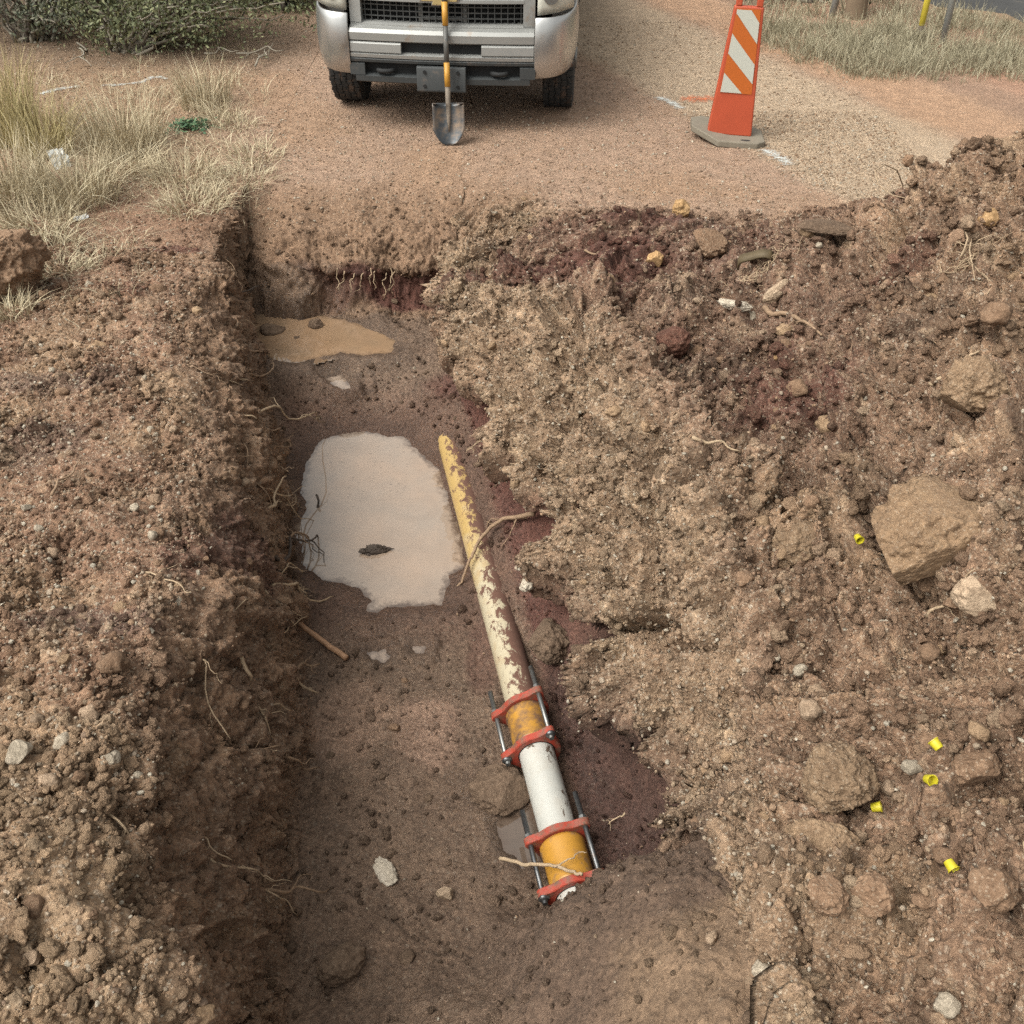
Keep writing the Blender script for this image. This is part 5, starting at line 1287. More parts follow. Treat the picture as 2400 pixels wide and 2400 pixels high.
def wheel(x, y_, s_):
    w_ = empty('wheel', (x, y_, .375)); w_.parent = truck
    bm = bmesh.new(); n = 64; W = .24; RT = .375
    prof = [(-W / 2 + .02, .24), (-W / 2, .28), (-W / 2 - .006, .315), (-W / 2 + .004, .355), (-W / 2 + .02, RT - .009), (W / 2 - .02, RT - .009), (W / 2 - .004, .355), (W / 2 + .006, .315), (W / 2, .28), (W / 2 - .02, .24)]
    rr = [[bm.verts.new((x_, r_ * math.cos(2 * math.pi * i / n), r_ * math.sin(2 * math.pi * i / n))) for i in range(n)] for x_, r_ in prof]
    for a in range(len(rr)):
        b_ = rr[(a + 1) % len(rr)]
        for i in range(n): bm.faces.new((rr[a][i], rr[a][(i + 1) % n], b_[(i + 1) % n], b_[i]))
    bmesh.ops.recalc_face_normals(bm, faces=bm.faces)
    bm_obj('tyre', bm, M_TYRE, w_, smooth=True)
    bm = bmesh.new(); nb = 46                                # tread blocks in five zig-zag ribs
    for k, xr in enumerate((-.094, -.048, 0.0, .048, .094)):
        for i in range(nb):
            a = 2 * math.pi * (i + (.5 if k % 2 else 0)) / nb
            M_ = Matrix.Rotation(a, 4, 'X') @ Matrix.Translation((xr + .004 * math.sin(i * 3.0), 0, RT - .006)) @ Matrix.Rotation(.22 * (1 if (i + k) % 2 else -1), 4, 'Z')
            v_ = bm_box(bm, (0, 0, 0), (.040 if k not in (0, 4) else .036, .044, .015)); bmesh.ops.transform(bm, matrix=M_, verts=v_)
    tr = bm_obj('tread', bm, M_TYRE, w_); tr['kind'] = 'stuff'
    cyl('rim', (0.02 * s_, 0, 0), .235, .20, 'X', M_RIM, w_, 32, .01); cyl('hub_cap', (.125 * s_, 0, 0), .08, .03, 'X', M_RIM, w_, 20, .006)
for s_ in (-1, 1):
    wheel(.862 * s_, .82, s_); wheel(.862 * s_, 4.55, s_)

# ------------------------------------------------------------------ shovel leaning on the grille
M_FIB = simple('charcoal_handle', (.10, .10, .095), .55, 0, .3, 30, .1, (.16, .12, .09), .2)
M_WORN = simple('worn_wood_handle', (.20, .165, .13), .75, 0, .35, 40, .2)
M_ORG = simple('amber_grip', (.50, .255, .035), .5, 0, .2, 30, .05, (.25, .14, .06), .15)
M_BLADE = simple('shovel_steel', (.085, .095, .105), .42, .7, .35, 9, .1, (.24, .17, .115), .45)
sh0 = Vector(P(1054, 341, 0.0)); sh = empty('shovel', sh0); tag(sh, 'round point shovel with orange banded handle leaning on the truck grille', 'shovel')
lean = math.atan2(.262, 1.07); sh.rotation_euler = (-lean, R(-.3), R(2))
# local: +Z up the handle, -Y is the front of the blade
V, F = [], []; nu, nv = 13, 16
for j in range(nv):
    t_ = j / (nv - 1); z_ = .29 * t_
    hw = .118 * (min(1, (t_ / .40)) ** .42 if t_ < .40 else 1.0) * (1 - .0 * t_)
    hw = max(hw, .012)
    for i in range(nu):
        u_ = i / (nu - 1) * 2 - 1
        V.append((hw * u_, -.045 * (abs(u_) ** 2) * (hw / .118) - .035 * (1 - t_) ** 2 + .012 * math.exp(-(u_ / .14) ** 2) * -1 * (t_ > .35) + .03, z_ + (.010 * (u_ ** 2) if j == nv - 1 else 0)))
for j in range(nv - 1):
    for i in range(nu - 1): F.append((j * nu + i, j * nu + i + 1, (j + 1) * nu + i + 1, (j + 1) * nu + i))
bl = mesh_obj('blade', V, F, M_BLADE, sh, True); sd_ = bl.modifiers.new('thick', 'SOLIDIFY'); sd_.thickness = .004
for s_ in (-1, 1):
    box('step', (.066 * s_, -.012, .298), (.10, .028, .006), M_BLADE, bl, .002)
v, f = tube_geo([(0, .012, .10), (0, .012, .17), (0, .02, .26), (0, .024, .33), (0, .024, .42)], [.006, .015, .019, .020, .020], 14); mesh_obj('socket', v, f, M_WORN, sh, True)
def seg(name, z0, z1, r_, mat): return cyl(name, (0, .024, (z0 + z1) / 2), r_, z1 - z0, 'Z', mat, sh, 16)
seg('grip_band', .41, .575, .0215, M_ORG).__setitem__('label', 'worn orange band'); seg('handle', .575, .82, .0185, M_FIB); seg('grip_band', .82, .975, .0215, M_ORG); seg('upper_handle', .975, 1.47, .0185, M_FIB)

# ------------------------------------------------------------------ traffic channelizer
M_ORP = simple('orange_plastic', (.41, .070, .029), .5, 0, .14, 8, .03, (.35, .14, .08), .08)
M_ORR = simple('orange_sheeting', (.42, .105, .018), .4, 0, .08, 60)
M_WHR = simple('white_sheeting', (.44, .45, .40), .4, 0, .06, 60)
M_BASE = simple('rubber_base', (.20, .175, .135), .9, 0, .25, 14, .3)
ch0 = Vector((1.665, 7.83, 0)); ch = empty('traffic_channelizer', ch0, (0, R(1.5), R(-9)))
tag(ch, 'orange and white striped traffic channelizer on a grey rubber base', 'traffic cone')
bm = bmesh.new(); c_ = [(-.29, -.03), (-.30, .17), (-.22, .22), (.17, .22), (.25, .12), (.27, -.14), (.21, -.20), (-.08, -.205)]
lo_ = [bm.verts.new((x, y_, .0 + (.045 if x < -.2 else 0))) for x, y_ in c_]; hi_ = [bm.verts.new((x, y_, .048 + (.045 if x < -.2 else 0))) for x, y_ in c_]
bm.faces.new(lo_[::-1]); bm.faces.new(hi_)
for i in range(8): bm.faces.new((lo_[i], lo_[(i + 1) % 8], hi_[(i + 1) % 8], hi_[i]))
bmesh.ops.triangulate(bm, faces=[f for f in bm.faces if len(f.verts) > 4])
base = bm_obj('base', bm, M_BASE, ch, bevel=.008)
hs_ = cyl('hand_slot', (.12, -.15, .048), .014, .004, 'Z', M_DARKP, base, 16); hs_.scale = (2.6, .9, 1); hs_.location = (-.19, -.015, 0)
# panel: tapered, hollow looking box with rounded edges and a handle hole at the top
HP, wb, wt, tb, tt_ = 1.06, .168, .096, .055, .022
def half(z_): f_ = (z_ - .045) / (HP - .045); return wb + (wt - wb) * f_, tb + (tt_ - tb) * f_
bm = bmesh.new()
zs = [.045, .3, .6, .94]
prev = None; first = None
for z_ in zs:
    a, d_ = half(z_); ring = [bm.verts.new(q_) for q_ in ((-a, -d_, z_), (a, -d_, z_), (a, d_, z_), (-a, d_, z_))]
    if prev:
        for i in range(4): bm.faces.new((prev[i], prev[(i + 1) % 4], ring[(i + 1) % 4], ring[i]))
    else: bm.faces.new(ring[::-1])
    prev = ring
bm.faces.new(prev)
pan = bm_obj('panel', bm, M_ORP, ch, bevel=.012, seg=3)
for s_ in (-1, 1):
    a, d_ = half(.985); box('handle_post', (.073 * s_, 0, .985), (.045, d_ * 2, .094), M_ORP, pan, .008)
a, d_ = half(1.045); box('handle_bar', (0, 0, 1.048), (.19, d_ * 2, .036), M_ORP, pan, .012)
# sheeting on the front face: an orange panel and three white stripes, each a thin sheet
def face_pt(u_, z_, off):                                     # u -1..1 across the face
    a, d_ = half(z_); return (a * u_, -d_ - off, z_)
def patch_sheet(name, pts, mat, off):
    bm = bmesh.new(); f = bm.faces.new([bm.verts.new(face_pt(u_, z_, off)) for u_, z_ in pts]); bmesh.ops.recalc_face_normals(bm, faces=bm.faces)
    if f.normal.y > 0: f.normal_flip()
    r = bmesh.ops.extrude_face_region(bm, geom=[f]); bmesh.ops.translate(bm, verts=[v for v in r['geom'] if isinstance(v, bmesh.types.BMVert)], vec=(0, -.0015, 0))
    bmesh.ops.recalc_face_normals(bm, faces=bm.faces)
    return bm_obj(name, bm, mat, pan)
patch_sheet('sheeting', [(-.80, .352), (.80, .352), (.80, .925), (-.80, .925)], M_ORR, .003)
patch_sheet('white_stripe', [(-.78, .930 - .012), (.18, .918), (.78, .84), (.78, .70), (-.78, .895)], M_WHR, .006)
patch_sheet('white_stripe', [(-.78, .760), (.78, .560), (.78, .425), (-.78, .625)], M_WHR, .006)
patch_sheet('white_stripe', [(-.78, .492), (.30, .356), (-.78, .356)], M_WHR, .006)

# ------------------------------------------------------------------ yellow plastic caps on the heap
M_CAP = simple('yellow_plastic', (.52, .45, .025), .45, 0, .15, 60, .03, (.34, .24, .12), .15)
def cap_mesh():
    bm = bmesh.new(); n = 28; prof = [(.0, 0), (.0165, 0), (.018, .002), (.0205, .034), (.0235, .036), (.0235, .039), (.019, .039), (.0165, .004), (0, .004)]
    rr = []
    for r_, z_ in prof:
        rr.append([bm.verts.new((r_ * math.cos(2 * math.pi * i / n), r_ * math.sin(2 * math.pi * i / n), z_)) for i in range(n)] if r_ else [bm.verts.new((0, 0, z_))])
    for a in range(len(rr) - 1):
        A, B_ = rr[a], rr[a + 1]
        for i in range(n):
            i2 = (i + 1) % n
            if len(A) == 1: bm.faces.new((A[0], B_[i], B_[i2]))
            elif len(B_) == 1: bm.faces.new((A[i], A[i2], B_[0]))
            else: bm.faces.new((A[i], A[i2], B_[i2], B_[i]))
    bmesh.ops.recalc_face_normals(bm, faces=bm.faces)
    me = bpy.data.meshes.new('plastic_cap'); bm.to_mesh(me); bm.free(); me.materials.append(M_CAP)
    me.polygons.foreach_set('use_smooth', np.ones(len(me.polygons), bool)); me.set_sharp_from_angle(angle=R(40)); return me
cm = cap_mesh()
for px, py, rot, lab in [(1998, 1294, (R(85), 0, R(8)), 'small yellow plastic cap beside the large slab, highest of five'), (2183, 1800, (R(75), 0, R(-150)), 'yellow plastic cap lying on its side, rightmost of the middle three'),
        (2157, 1860, (R(48), 0, R(15)), 'yellow plastic cap showing its open mouth, middle of the middle three'), (2036, 1910, (R(62), R(20), R(70)), 'yellow plastic cap tipped over by the rounded clod'), (2212, 2037, (R(95), 0, R(18)), 'yellow plastic cap lowest on the heap near bottom right')]:
    p = PG(px, py); o = bpy.data.objects.new('plastic_cap', cm); COL.objects.link(o)
    o.location = p + Vector((0, 0, .030)); o.rotation_euler = rot; o.scale = (.70,) * 3
    tag(o, lab, 'plastic cap', 'yellow caps on the spoil heap')

# ------------------------------------------------------------------ grass
def straw_material(name, c1, c2, c3_):
    t = NT(name); a = t.attr('shade').outputs['Fac']
    col = t.ramp(a, [(0.0, c1), (0.55, c2), (1.0, c3_)])
    t.set(Base_Color=col, Roughness=.8); t.b.inputs['Specular IOR Level'].default_value = .2
    return t.m
M_STRAW = straw_material('dry_straw', (.23, .18, .115), (.43, .365, .245), (.56, .50, .36))
M_STRAWY = straw_material('yellow_straw', (.21, .165, .08), (.40, .335, .17), (.50, .44, .25))
M_VERGE = straw_material('grey_straw', (.14, .122, .08), (.29, .26, .175), (.40, .37, .27))
def blades(tufts):
    """tufts: (x, y, z, n, radius, height, lean, width). Each blade is a thin bent strip."""
    Vs, Qs, Sh = [], [], []; base_ = 0
    for (x, y, z, n, rad, h, lean_, wd) in tufts:
        a = rng.uniform(0, 2 * math.pi, n); rr = rad * np.sqrt(rng.random(n)); bx, by = x + rr * np.cos(a), y + rr * np.sin(a)
        hh = h * rng.uniform(.35, 1.15, n) ** 1.2; da = a + rng.normal(0, .7, n); ln = np.abs(rng.normal(lean_, lean_ * .6, n))
        k = 5; tt2 = np.linspace(0, 1, k)
        sx2, sy2 = np.cos(da), np.sin(da)
        cx = bx[:, None] + (sx2 * hh * ln)[:, None] * tt2 ** 1.6; cy = by[:, None] + (sy2 * hh * ln)[:, None] * tt2 ** 1.6
        cz = z - .01 + hh[:, None] * (tt2 - .35 * np.minimum(ln, 1.6)[:, None] * tt2 ** 2.4)
        wv = wd * rng.uniform(.6, 1.3, n)[:, None] * (1 - tt2 ** 1.5 * .9)
        pa_ = rng.uniform(0, math.pi, n); ox, oy = np.cos(pa_)[:, None] * wv * .5, np.sin(pa_)[:, None] * wv * .5
        L_ = np.stack([cx - ox, cy - oy, cz], -1); R_ = np.stack([cx + ox, cy + oy, cz], -1)
        VV = np.stack([L_, R_], 2).reshape(n, k * 2, 3)
        b0 = base_ + np.arange(n)[:, None] * (k * 2)
        for j in range(k - 1): Qs.append(np.stack([b0[:, 0] + 2 * j, b0[:, 0] + 2 * j + 1, b0[:, 0] + 2 * j + 3, b0[:, 0] + 2 * j + 2], 1))
        sh_ = np.clip(rng.normal(.55, .22, n), 0, 1); Sh.append(np.repeat(sh_, k * 2)); Vs.append(VV.reshape(-1, 3)); base_ += n * k * 2
    return np.concatenate(Vs), np.concatenate(Qs), np.concatenate(Sh)
def grass_obj(name, tufts, mat, origin=None):
    V, Q, Sh = blades(tufts)
    if origin is not None: V = V - np.array(origin)
    me = big_mesh(name, V, Q, mat); at = me.attributes.new('shade', 'FLOAT', 'POINT'); at.data.foreach_set('value', Sh.astype(np.float32))
    o = bpy.data.objects.new(name, me); COL.objects.link(o)
    if origin is not None: o.location = origin
    return o
TG = 'dry grass tufts on the left verge'
for px, py, n, rad, h, ln, lab, mt in [
        (20, 330, 420, .20, .62, .25, 'tall yellow grass clump at the left edge below the dark shrub', M_STRAWY), (110, 360, 300, .18, .42, .35, 'yellow grass clump right of the tallest clump at left edge', M_STRAWY),
        (20, 470, 420, .24, .42, .5, 'broad pale grass clump at the left edge beside a plastic scrap', M_STRAW), (185, 470, 380, .22, .36, .6, 'leaning straw clump just right of the pale plastic scrap', M_STRAW),
        (90, 530, 260, .22, .22, .9, 'low straw mat at the left edge above the earth lump', M_STRAW), (290, 345, 460, .26, .40, .4, 'wide bleached grass clump left of the small green plant', M_STRAW),
        (300, 400, 260, .22, .22, .9, 'flattened straw below the wide bleached clump', M_STRAW), (430, 420, 260, .20, .20, .9, 'short curled grass tuft below the small green plant', M_STRAW),
        (480, 245, 240, .18, .34, .35, 'upright wispy grass tuft above the small green plant', M_STRAW), (510, 285, 140, .15, .16, .7, 'small pale tuft right of the small green plant', M_STRAW),
        (600, 370, 160, .17, .13, .9, 'small grey tuft on bare dirt left of the shovel, upper one', M_STRAW), (575, 425, 170, .18, .12, 1.0, 'small grey tuft on bare dirt above the trench corner', M_STRAW),
        (455, 485, 240, .20, .15, 1.0, 'matted pale tuft at the far left trench corner', M_STRAW), (130, 585, 150, .14, .14, 1.0, 'sparse straw beside a small white scrap', M_STRAW),
        (25, 735, 140, .10, .13, .7, 'small pale tuft in front of the dark earth lump', M_STRAW), (150, 640, 150, .13, .12, 1.1, 'straw lying right of the dark earth lump', M_STRAW),
        (235, 620, 70, .10, .10, 1.0, 'thin straw wisps between the earth lump and trench', M_STRAW), (560, 300, 90, .12, .12, .9, 'faint pale wisps above the upper grey tuft', M_STRAW)]:
    p = PG(px, py); o = grass_obj('grass_tuft', [(p.x, p.y, p.z, int(n * 1.7), rad * 1.2, h * 1.1, ln, .0062)], mt, tuple(p)); tag(o, lab, 'grass', TG)
# loose straw between the tufts
tf = []
for k in range(520):
    px, py = random.uniform(-20, 620), random.uniform(170, 600)
    if px > 640 - .45 * abs(py - 380) or (py > 480 and px > 330): continue
    x, y, _ = P(px, py); tf.append((x, y, ground_z(x, y), random.randint(5, 22), random.uniform(.05, .16), random.uniform(.05, .14), random.uniform(.7, 1.5), .0045))
for k in range(60):
    px, py = random.uniform(0, 330), random.uniform(580, 780); x, y, _ = P(px, py); tf.append((x, y, ground_z(x, y), random.randint(2, 7), .06, .07, 1.5, .004))
tag(grass_obj('dry_grass', tf, M_STRAW), 'scattered dry straw on the left verge', kind='stuff')
# the verge beyond the road, top right
tf = []; e_ = []
for k in range(2600):
    px, py = random.uniform(1740, 2440), random.uniform(-60, 200)
    edge = 108 + max(0, px - 1780) * .33 if px < 2010 else 184
    if py > edge - 6 + random.gauss(0, 10): continue
    if py < 60 and random.random() < .55: continue
    if py < 12 + (px - 2120) * .16 and px > 2120: continue
    if px > 2180 and 70 < py < 120 and random.random() < .7: continue
    x, y, _ = P(px, py); tf.append((x, y, ground_z(x, y), random.randint(10, 26), .10, random.uniform(.09, .24), random.uniform(.3, .8), .006))
tag(grass_obj('dry_grass', tf, M_VERGE), 'pale grey dry grass on the verge beyond the road', kind='stuff')
tf = []
for k in range(90):                                           # a few sprigs behind the truck and along the top left
    px, py = random.uniform(300, 640), random.uniform(110, 250); x, y, _ = P(px, py); tf.append((x, y, ground_z(x, y), random.randint(3, 12), .08, random.uniform(.05, .2), .7, .0045))
tag(grass_obj('dry_grass', tf, M_STRAW), 'thin dry stalks in the litter under the green shrub', kind='stuff')

# ------------------------------------------------------------------ shrubs
def leaf_material(name, c1, c2, c3_):
    t = NT(name); a = t.attr('shade').outputs['Fac']
    t.set(Base_Color=t.ramp(a, [(0., c1), (.5, c2), (1., c3_)]), Roughness=.6); t.b.inputs['Specular IOR Level'].default_value = .3
    return t.m
M_LEAF = leaf_material('olive_leaf', (.05, .062, .032), (.115, .13, .065), (.23, .235, .125))
M_LEAFD = leaf_material('dusky_leaf', (.035, .045, .03), (.07, .08, .05), (.13, .13, .085))
M_LEAFG = leaf_material('green_leaf', (.03, .07, .035), (.06, .12, .06), (.11, .19, .09))
M_BARK = simple('shrub_bark', (.075, .058, .045), .9, 0, .4, 30, .4)
M_TWIG = simple('pale_twig', (.27, .24, .19), .9, 0, .3, 30, .2)
def shrub(label, base, crown_c, crown_r, nb, nleaf, mat, seed, size=.035, clumps=60):
    r = random.Random(seed); rs = np.random.default_rng(seed)
    e = empty('shrub', base); tag(e, label, 'shrub'); b0 = Vector(base); cc = Vector(crown_c) - b0
    tips = []; gt = []; gb2 = []
    for k in range(nb):
        d = Vector((r.gauss(0, 1), r.gauss(0, 1), r.gauss(.25, .8))).normalized()
        tip = cc + Vector((d.x * crown_r[0], d.y * crown_r[1], d.z * crown_r[2])) * r.uniform(.65, 1.0)
        p0 = Vector((r.gauss(0, .06), r.gauss(0, .06), 0)); m_ = p0.lerp(tip, .45) + Vector((0, 0, .18 * crown_r[2]))
        pts = [p0.lerp(m_, t_ / 5) for t_ in range(5)] + [m_.lerp(tip, t_ / 6) for t_ in range(7)]
        pts = [q_ + Vector((r.gauss(0, .02), r.gauss(0, .02), r.gauss(0, .02))) for q_ in pts]
        (gt if k < 7 else gb2).append(tube_geo(pts, taper(12, .035 if k < 7 else .018, .006), 6)); tips.append((m_, tip))
    v, f = merge(gt); mesh_obj('trunk', v, f, M_BARK, e, True)
    v, f = merge(gb2); o = mesh_obj('branches', v, f, M_TWIG, e, True); o['kind'] = 'stuff'
    # leaves in clumps along the outer branches, many gaps
    C_ = []
    for k in range(clumps):
        m_, tip = tips[r.randrange(len(tips))]; t_ = r.uniform(.25, 1.08); C_.append(m_.lerp(tip, t_) + Vector((r.gauss(0, .12), r.gauss(0, .12), r.gauss(0, .09))))
    C_ = np.array([tuple(q_) for q_ in C_]); n = nleaf; ii = rs.integers(0, len(C_), n)
    sp = rs.uniform(.06, .20, len(C_))[ii][:, None]
    pos = C_[ii] + rs.normal(0, 1, (n, 3)) * sp * np.array((1.25, 1.0, .6))
    pos[:, 2] = np.maximum(pos[:, 2], .04)
    a = rs.normal(0, 1, (n, 3)); a /= np.linalg.norm(a, axis=1, keepdims=True); b_ = np.cross(a, rs.normal(0, 1, (n, 3))); b_ /= np.linalg.norm(b_, axis=1, keepdims=True) + 1e-9
    s_ = size * rs.uniform(.5, 1.3, (n, 1))
    Vq = np.stack([pos - a * s_, pos + b_ * s_ * .42, pos + a * s_, pos - b_ * s_ * .42], 1).reshape(-1, 3); Qq = np.arange(n * 4).reshape(n, 4)
    me = big_mesh('crown', Vq, Qq, mat, False); at = me.attributes.new('shade', 'FLOAT', 'POINT')
    sh_ = np.clip(rs.normal(.5, .2, n) + rs.normal(0, .16, len(C_))[ii], 0, 1); at.data.foreach_set('value', np.repeat(sh_, 4).astype(np.float32))
    o = bpy.data.objects.new('crown', me); COL.objects.link(o); o.parent = e; o['kind'] = 'stuff'
    return e
b1 = P(305, 118); shrub('large olive green shrub at top left nearest the truck', b1, (-3.15, b1[1] + .35, .50), (1.35, .95, .55), 80, 17000, M_LEAF, 5, .022, 260)
b2 = P(70, 95); shrub('dark grey green shrub at the top left corner', b2, (b2[0] + .1, b2[1] + .35, .45), (1.1, .9, .5), 60, 8000, M_LEAFD, 6, .024, 120)
b3 = P(200, 40); shrub('dusky shrub behind the two front shrubs at top left', b3, (b3[0], b3[1] + .4, .5), (1.7, .8, .6), 50, 11000, M_LEAFD, 8, .028, 130)
b4 = P(655, 20); shrub('low yellowish green bush behind the left side of the truck', b4, (b4[0], b4[1] + .2, .30), (.45, .4, .28), 24, 6000, M_LEAF, 9, .028, 60)
b5 = P(1890, 2); shrub('dark low bush at the top beside the wooden post', b5, (b5[0] - .1, b5[1] + .5, .25), (.8, .5, .28), 24, 7000, M_LEAFD, 10, .03, 70)
# fallen branches under the shrub
for k, (a, b_, lab) in enumerate([((480,125),(560,118),'pale bare branch lying under the green shrub, left one'), ((555,125),(665,117),'pale bare branch with small leaves right of the green shrub'), ((180,100),(215,155),'thin bare branch leaning between the two front shrubs'), ((598,155),(640,100),'thin forked twig at the right end of the green shrub')]):
    p0, p1 = Vector(P(*a, .04)), Vector(P(*b_, .10)); v, f = root_geo(p0, p1, .010, 950 + k, 4, .05, 0, .35); c = p0
    o = mesh_obj('fallen_branch', [(q_[0] - c.x, q_[1] - c.y, q_[2] - c.z) for q_ in v], f, M_TWIG, None, True); o.location = c; tag(o, lab, 'branch')
# the small green plant
p = PG(448, 300); e = empty('green_plant', p); tag(e, 'small dark green leafy plant in the dry grass', 'plant')
n = 420; rs = np.random.default_rng(3); pos = rs.normal(0, 1, (n, 3)) * np.array((.075, .07, .02)); pos[:, 2] = np.abs(pos[:, 2]) + .01
a = rs.normal(0, 1, (n, 3)) * np.array((1, 1, .5)); a /= np.linalg.norm(a, axis=1, keepdims=True); b_ = np.cross(a, np.array((0, 0, 1.)) + rs.normal(0, .3, (n, 3))); b_ /= np.linalg.norm(b_, axis=1, keepdims=True)
s_ = .022 * rs.uniform(.5, 1.2, (n, 1)); me = big_mesh('leaves', np.stack([pos - a * s_, pos + b_ * s_ * .5, pos + a * s_, pos - b_ * s_ * .5], 1).reshape(-1, 3), np.arange(n * 4).reshape(n, 4), M_LEAFG, False)
at = me.attributes.new('shade', 'FLOAT', 'POINT'); at.data.foreach_set('value', np.repeat(rs.random(n), 4).astype(np.float32)); o = bpy.data.objects.new('leaves', me); COL.objects.link(o); o.parent = e; o['kind'] = 'stuff'
v, f = merge([tube_geo([(0, 0, -.01), (.03 * math.cos(q_), .03 * math.sin(q_), .02), (.08 * math.cos(q_), .07 * math.sin(q_), .03)], [.004, .003, .002], 5) for q_ in np.linspace(0, 5.4, 7)]); mesh_obj('stems', v, f, M_LEAFG, e, True)

# ------------------------------------------------------------------ posts, far road, paint marks, litter
M_YP = simple('yellow_marker_paint', (.62, .50, .06), .5, 0, .15, 10); M_GP = simple('galvanised_pole', (.40, .42, .41), .5, .3, .2, 10); M_WP = simple('weathered_wood', (.20, .145, .095), .9, 0, .35, 8, .3)
def pole(name, label, cat, px, py, r_, h, mat, lean_=0, z=0, cap_=None, n=16):
    q_ = P(px, py, z); e = empty(name, (q_[0], q_[1], z), (0, R(lean_), 0)); tag(e, label, cat)
    cyl('shaft', (0, 0, h / 2 - .1), r_, h + .2, 'Z', mat, e, n)
    if cap_: cyl('cap', (0, 0, h + .02), r_ * 1.25, .08, 'Z', cap_, e, n)
    return e
pl_ = pole('marker_post', 'yellow plastic marker post on a short dark stub at top right', 'marker post', 2152, 92, .030, 1.25, M_YP, 0, 0, M_YP)
M_STUB = simple('rusty_stub', (.10, .075, .055), .85, 0, .3, 20); cyl('stub', (0, 0, .06), .033, .14, 'Z', M_STUB, pl_, 16)
pole('metal_pole', 'thin pale grey metal pole right of the yellow marker post', 'pole', 2207, 103, .032, 2.2, M_GP, 0)
pole('metal_pole', 'short leaning grey pole left of the wooden post', 'pole', 1950, 37, .035, 1.4, M_GP, 4)
q_ = P(2002, 42); e = empty('wooden_post', (q_[0], q_[1], 0)); tag(e, 'thick weathered wooden utility post at the top right', 'post')
v, f = tube_geo([(0, 0, -.2), (0, 0, .05), (.005, 0, .4), (0, 0, 1.2), (.01, 0, 3.0), (0, 0, 5.5)], [.125, .112, .105, .10, .095, .085], 18); mesh_obj('shaft', v, f, M_WP, e, True)
# dark asphalt beyond the verge
M_ASPH = simple('old_asphalt', (.050, .050, .050), .92, 0, .35, 3, .3, (.10, .085, .065), .15)
a0, a1 = Vector(P(2150, 4)), Vector(P(2400, 50)); d_ = (a1 - a0).normalized(); nn = Vector((-d_.y, d_.x, 0)); nn = nn if nn.y > 0 else -nn
A_ = a0 - d_ * 9; B_ = a1 + d_ * 9
nseg = 60; V, F = [], []
for i in range(nseg + 1):
    p_ = A_.lerp(B_, i / nseg); wv = .10 * math.sin(i * 1.7) + .07 * math.sin(i * 4.1)
    for off, zz in ((0 + wv, -.01), (.25 + wv, .035), (6.5, .06), (6.9, -.01)): q2 = p_ + nn * off; V.append((q2.x, q2.y, zz))
for i in range(nseg):
    for k in range(3): F.append((i * 4 + k, (i + 1) * 4 + k, (i + 1) * 4 + k + 1, i * 4 + k + 1))
o = mesh_obj('road', V, F, M_ASPH, None, True); tag(o, 'dark asphalt road beyond the dry verge at top right', kind='structure')
# sprayed paint marks lie on the dirt
def spray_material(name, col):
    t = NT(name); c = t.co(); n1 = t.noise(26, 5, .75, c)
    tr_ = t.n('BsdfTransparent'); mx = t.n('MixShader'); e_a = t.attr('edge').outputs['Fac']
    m_ = t.math('MULTIPLY', t.ramp(n1, [(.40, 0.), (.56, 1.)]), e_a, True)
    t.l(m_, mx.inputs[0]); t.l(tr_.outputs[0], mx.inputs[1]); t.l(t.b.outputs[0], mx.inputs[2]); t.l(mx.outputs[0], t.out.inputs[0])
    t.set(Base_Color=col, Roughness=.8); return t.m
M_SPW = spray_material('white_marking_paint', (.50, .52, .50)); M_SPO = spray_material('orange_marking_paint', (.48, .14, .06))
def paint(label, pix, w_, mat, cat='paint mark'):
    pts = [Vector(P(*q_)) for q_ in pix]; out = []
    for i in range(len(pts) - 1):
        for k in range(6): out.append(pts[i].lerp(pts[i + 1], k / 6))
    out.append(pts[-1]); V, F, E = [], [], []
    for i, p_ in enumerate(out):
        d2_ = (out[min(i + 1, len(out) - 1)] - out[max(i - 1, 0)]).normalized(); s2 = Vector((-d2_.y, d2_.x, 0)); ww = w_ * (1 + .3 * math.sin(i * 2.1) + .2 * math.sin(i * 5.3))
        for k in range(5):
            u_ = (k - 2) / 2; q2 = p_ + s2 * ww * u_; V.append((q2.x, q2.y, ground_z(q2.x, q2.y) + .006)); E.append((1 - abs(u_)) * min(1, i / 2, (len(out) - 1 - i) / 2) * 1.2)
    for i in range(len(out) - 1):
        for k in range(4): F.append((i * 5 + k, i * 5 + k + 1, (i + 1) * 5 + k + 1, (i + 1) * 5 + k))
    c = np.mean(np.array(V), 0); o = mesh_obj('paint_mark', [(v_[0] - c[0], v_[1] - c[1], v_[2] - c[2]) for v_ in V], F, mat, None, True); o.location = c
    at = o.data.attributes.new('edge', 'FLOAT', 'POINT'); at.data.foreach_set('value', np.clip(np.array(E), 0, 1).astype(np.float32))
    return tag(o, label, cat)
paint('white sprayed line on the road right of the truck wheel', [(1535, 228), (1558, 234), (1578, 244), (1600, 258)], .055, M_SPW)
paint('white sprayed line below the channelizer base', [(1785, 350), (1812, 362), (1835, 378), (1850, 390)], .065, M_SPW)
paint('faint orange sprayed patch left of the channelizer', [(1590, 232), (1640, 234), (1680, 230)], .10, M_SPO)
paint('white sprayed line on the litter at top left, brighter left part', [(92, 222), (120, 214), (150, 208), (190, 203)], .045, M_SPW)
paint('white sprayed line on the litter at top left, fainter right part', [(235, 202), (280, 200), (330, 194), (355, 183), (375, 181), (392, 187)], .035, M_SPW)
M_PLAS = simple('crumpled_plastic', (.38, .40, .39), .35, 0, .2, 30); M_PAPER = simple('white_scrap', (.48, .49, .49), .6, 0, .1, 30)
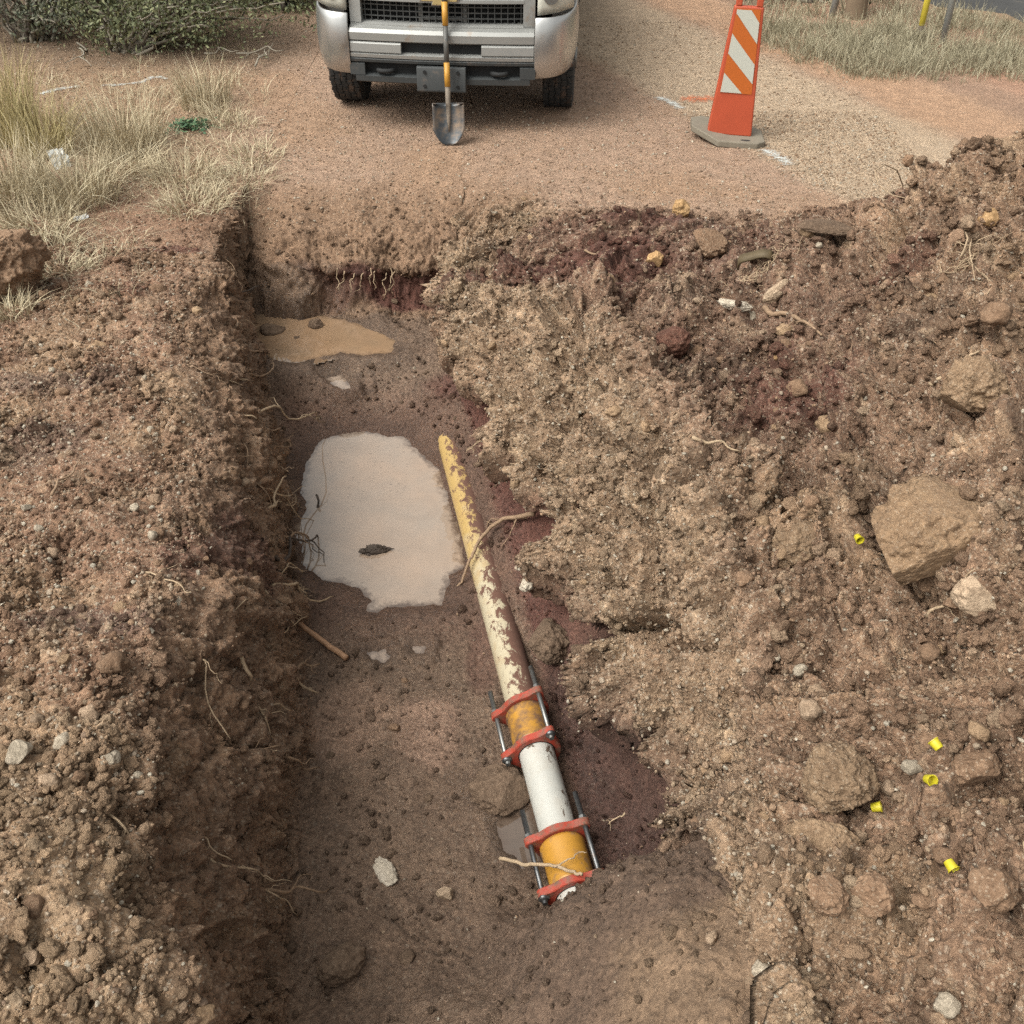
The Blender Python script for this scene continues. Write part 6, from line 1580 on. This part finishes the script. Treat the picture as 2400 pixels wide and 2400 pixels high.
def scrap(label, px, py, w_, h_, mat, seed, tilt=0, z=.01):
    r = random.Random(seed); p = PG(px, py) + Vector((0, 0, z)); n = 9; V, F = [], []
    from mathutils import noise as mn
    for i in range(n):
        for j in range(n):
            u_, v_ = i / (n - 1) - .5, j / (n - 1) - .5; k = 1 - .35 * mn.noise(Vector((u_ * 3 + seed, v_ * 3, 0)))
            V.append((u_ * w_ * k, v_ * h_ * k, .25 * min(w_, h_) * mn.noise(Vector((u_ * 5 + seed, v_ * 5, 1))) + .12 * min(w_, h_) * abs(mn.noise(Vector((u_ * 11, v_ * 11, seed))))))
    for i in range(n - 1):
        for j in range(n - 1): F.append((i * n + j, (i + 1) * n + j, (i + 1) * n + j + 1, i * n + j + 1))
    o = mesh_obj('litter_scrap', V, F, mat, None, False); o.location = p; o.rotation_euler = (R(tilt), 0, r.uniform(0, 3)); sd2 = o.modifiers.new('thick', 'SOLIDIFY'); sd2.thickness = .002
    return tag(o, label, 'litter')
scrap('pale crumpled plastic scrap half hidden in the left grass', 146, 392, .11, .16, M_PLAS, 3, 50, .05)
scrap('small white scrap on the ground at the edge of the left grass', 190, 514, .10, .06, M_PAPER, 4, 5)
# bent strip of bark on the heap
p = PG(1770, 625); V, F = [], []
for i in range(14):
    t_ = i / 13; a = -1.3 + 2.2 * t_; 
    for k in range(2): V.append((.11 * math.sin(a), -.025 + .05 * k, .11 * math.cos(a) - .07 + .01 * math.sin(9 * t_)))
for i in range(13): F.append((i * 2, i * 2 + 1, i * 2 + 3, i * 2 + 2))
o = mesh_obj('bark_strip', V, F, simple('yellow_bark', (.11, .08, .04), .7, 0, .4, 20, .3), None, True); o.location = p + Vector((0, 0, .02)); o.rotation_euler = (R(35), R(-20), R(-25)); sd2 = o.modifiers.new('thick', 'SOLIDIFY'); sd2.thickness = .012
tag(o, 'bent dark and yellow bark strip stuck in the heap', 'bark')
p = PG(1935, 545); o = lump_thing('rock', 'flat dark stone ledge at the far foot of the heap', 'rock', 1935, 548, (.30, .14, .05), M_MUD, 241, (R(10), R(4), .1), -.3, 6, .15, .06)
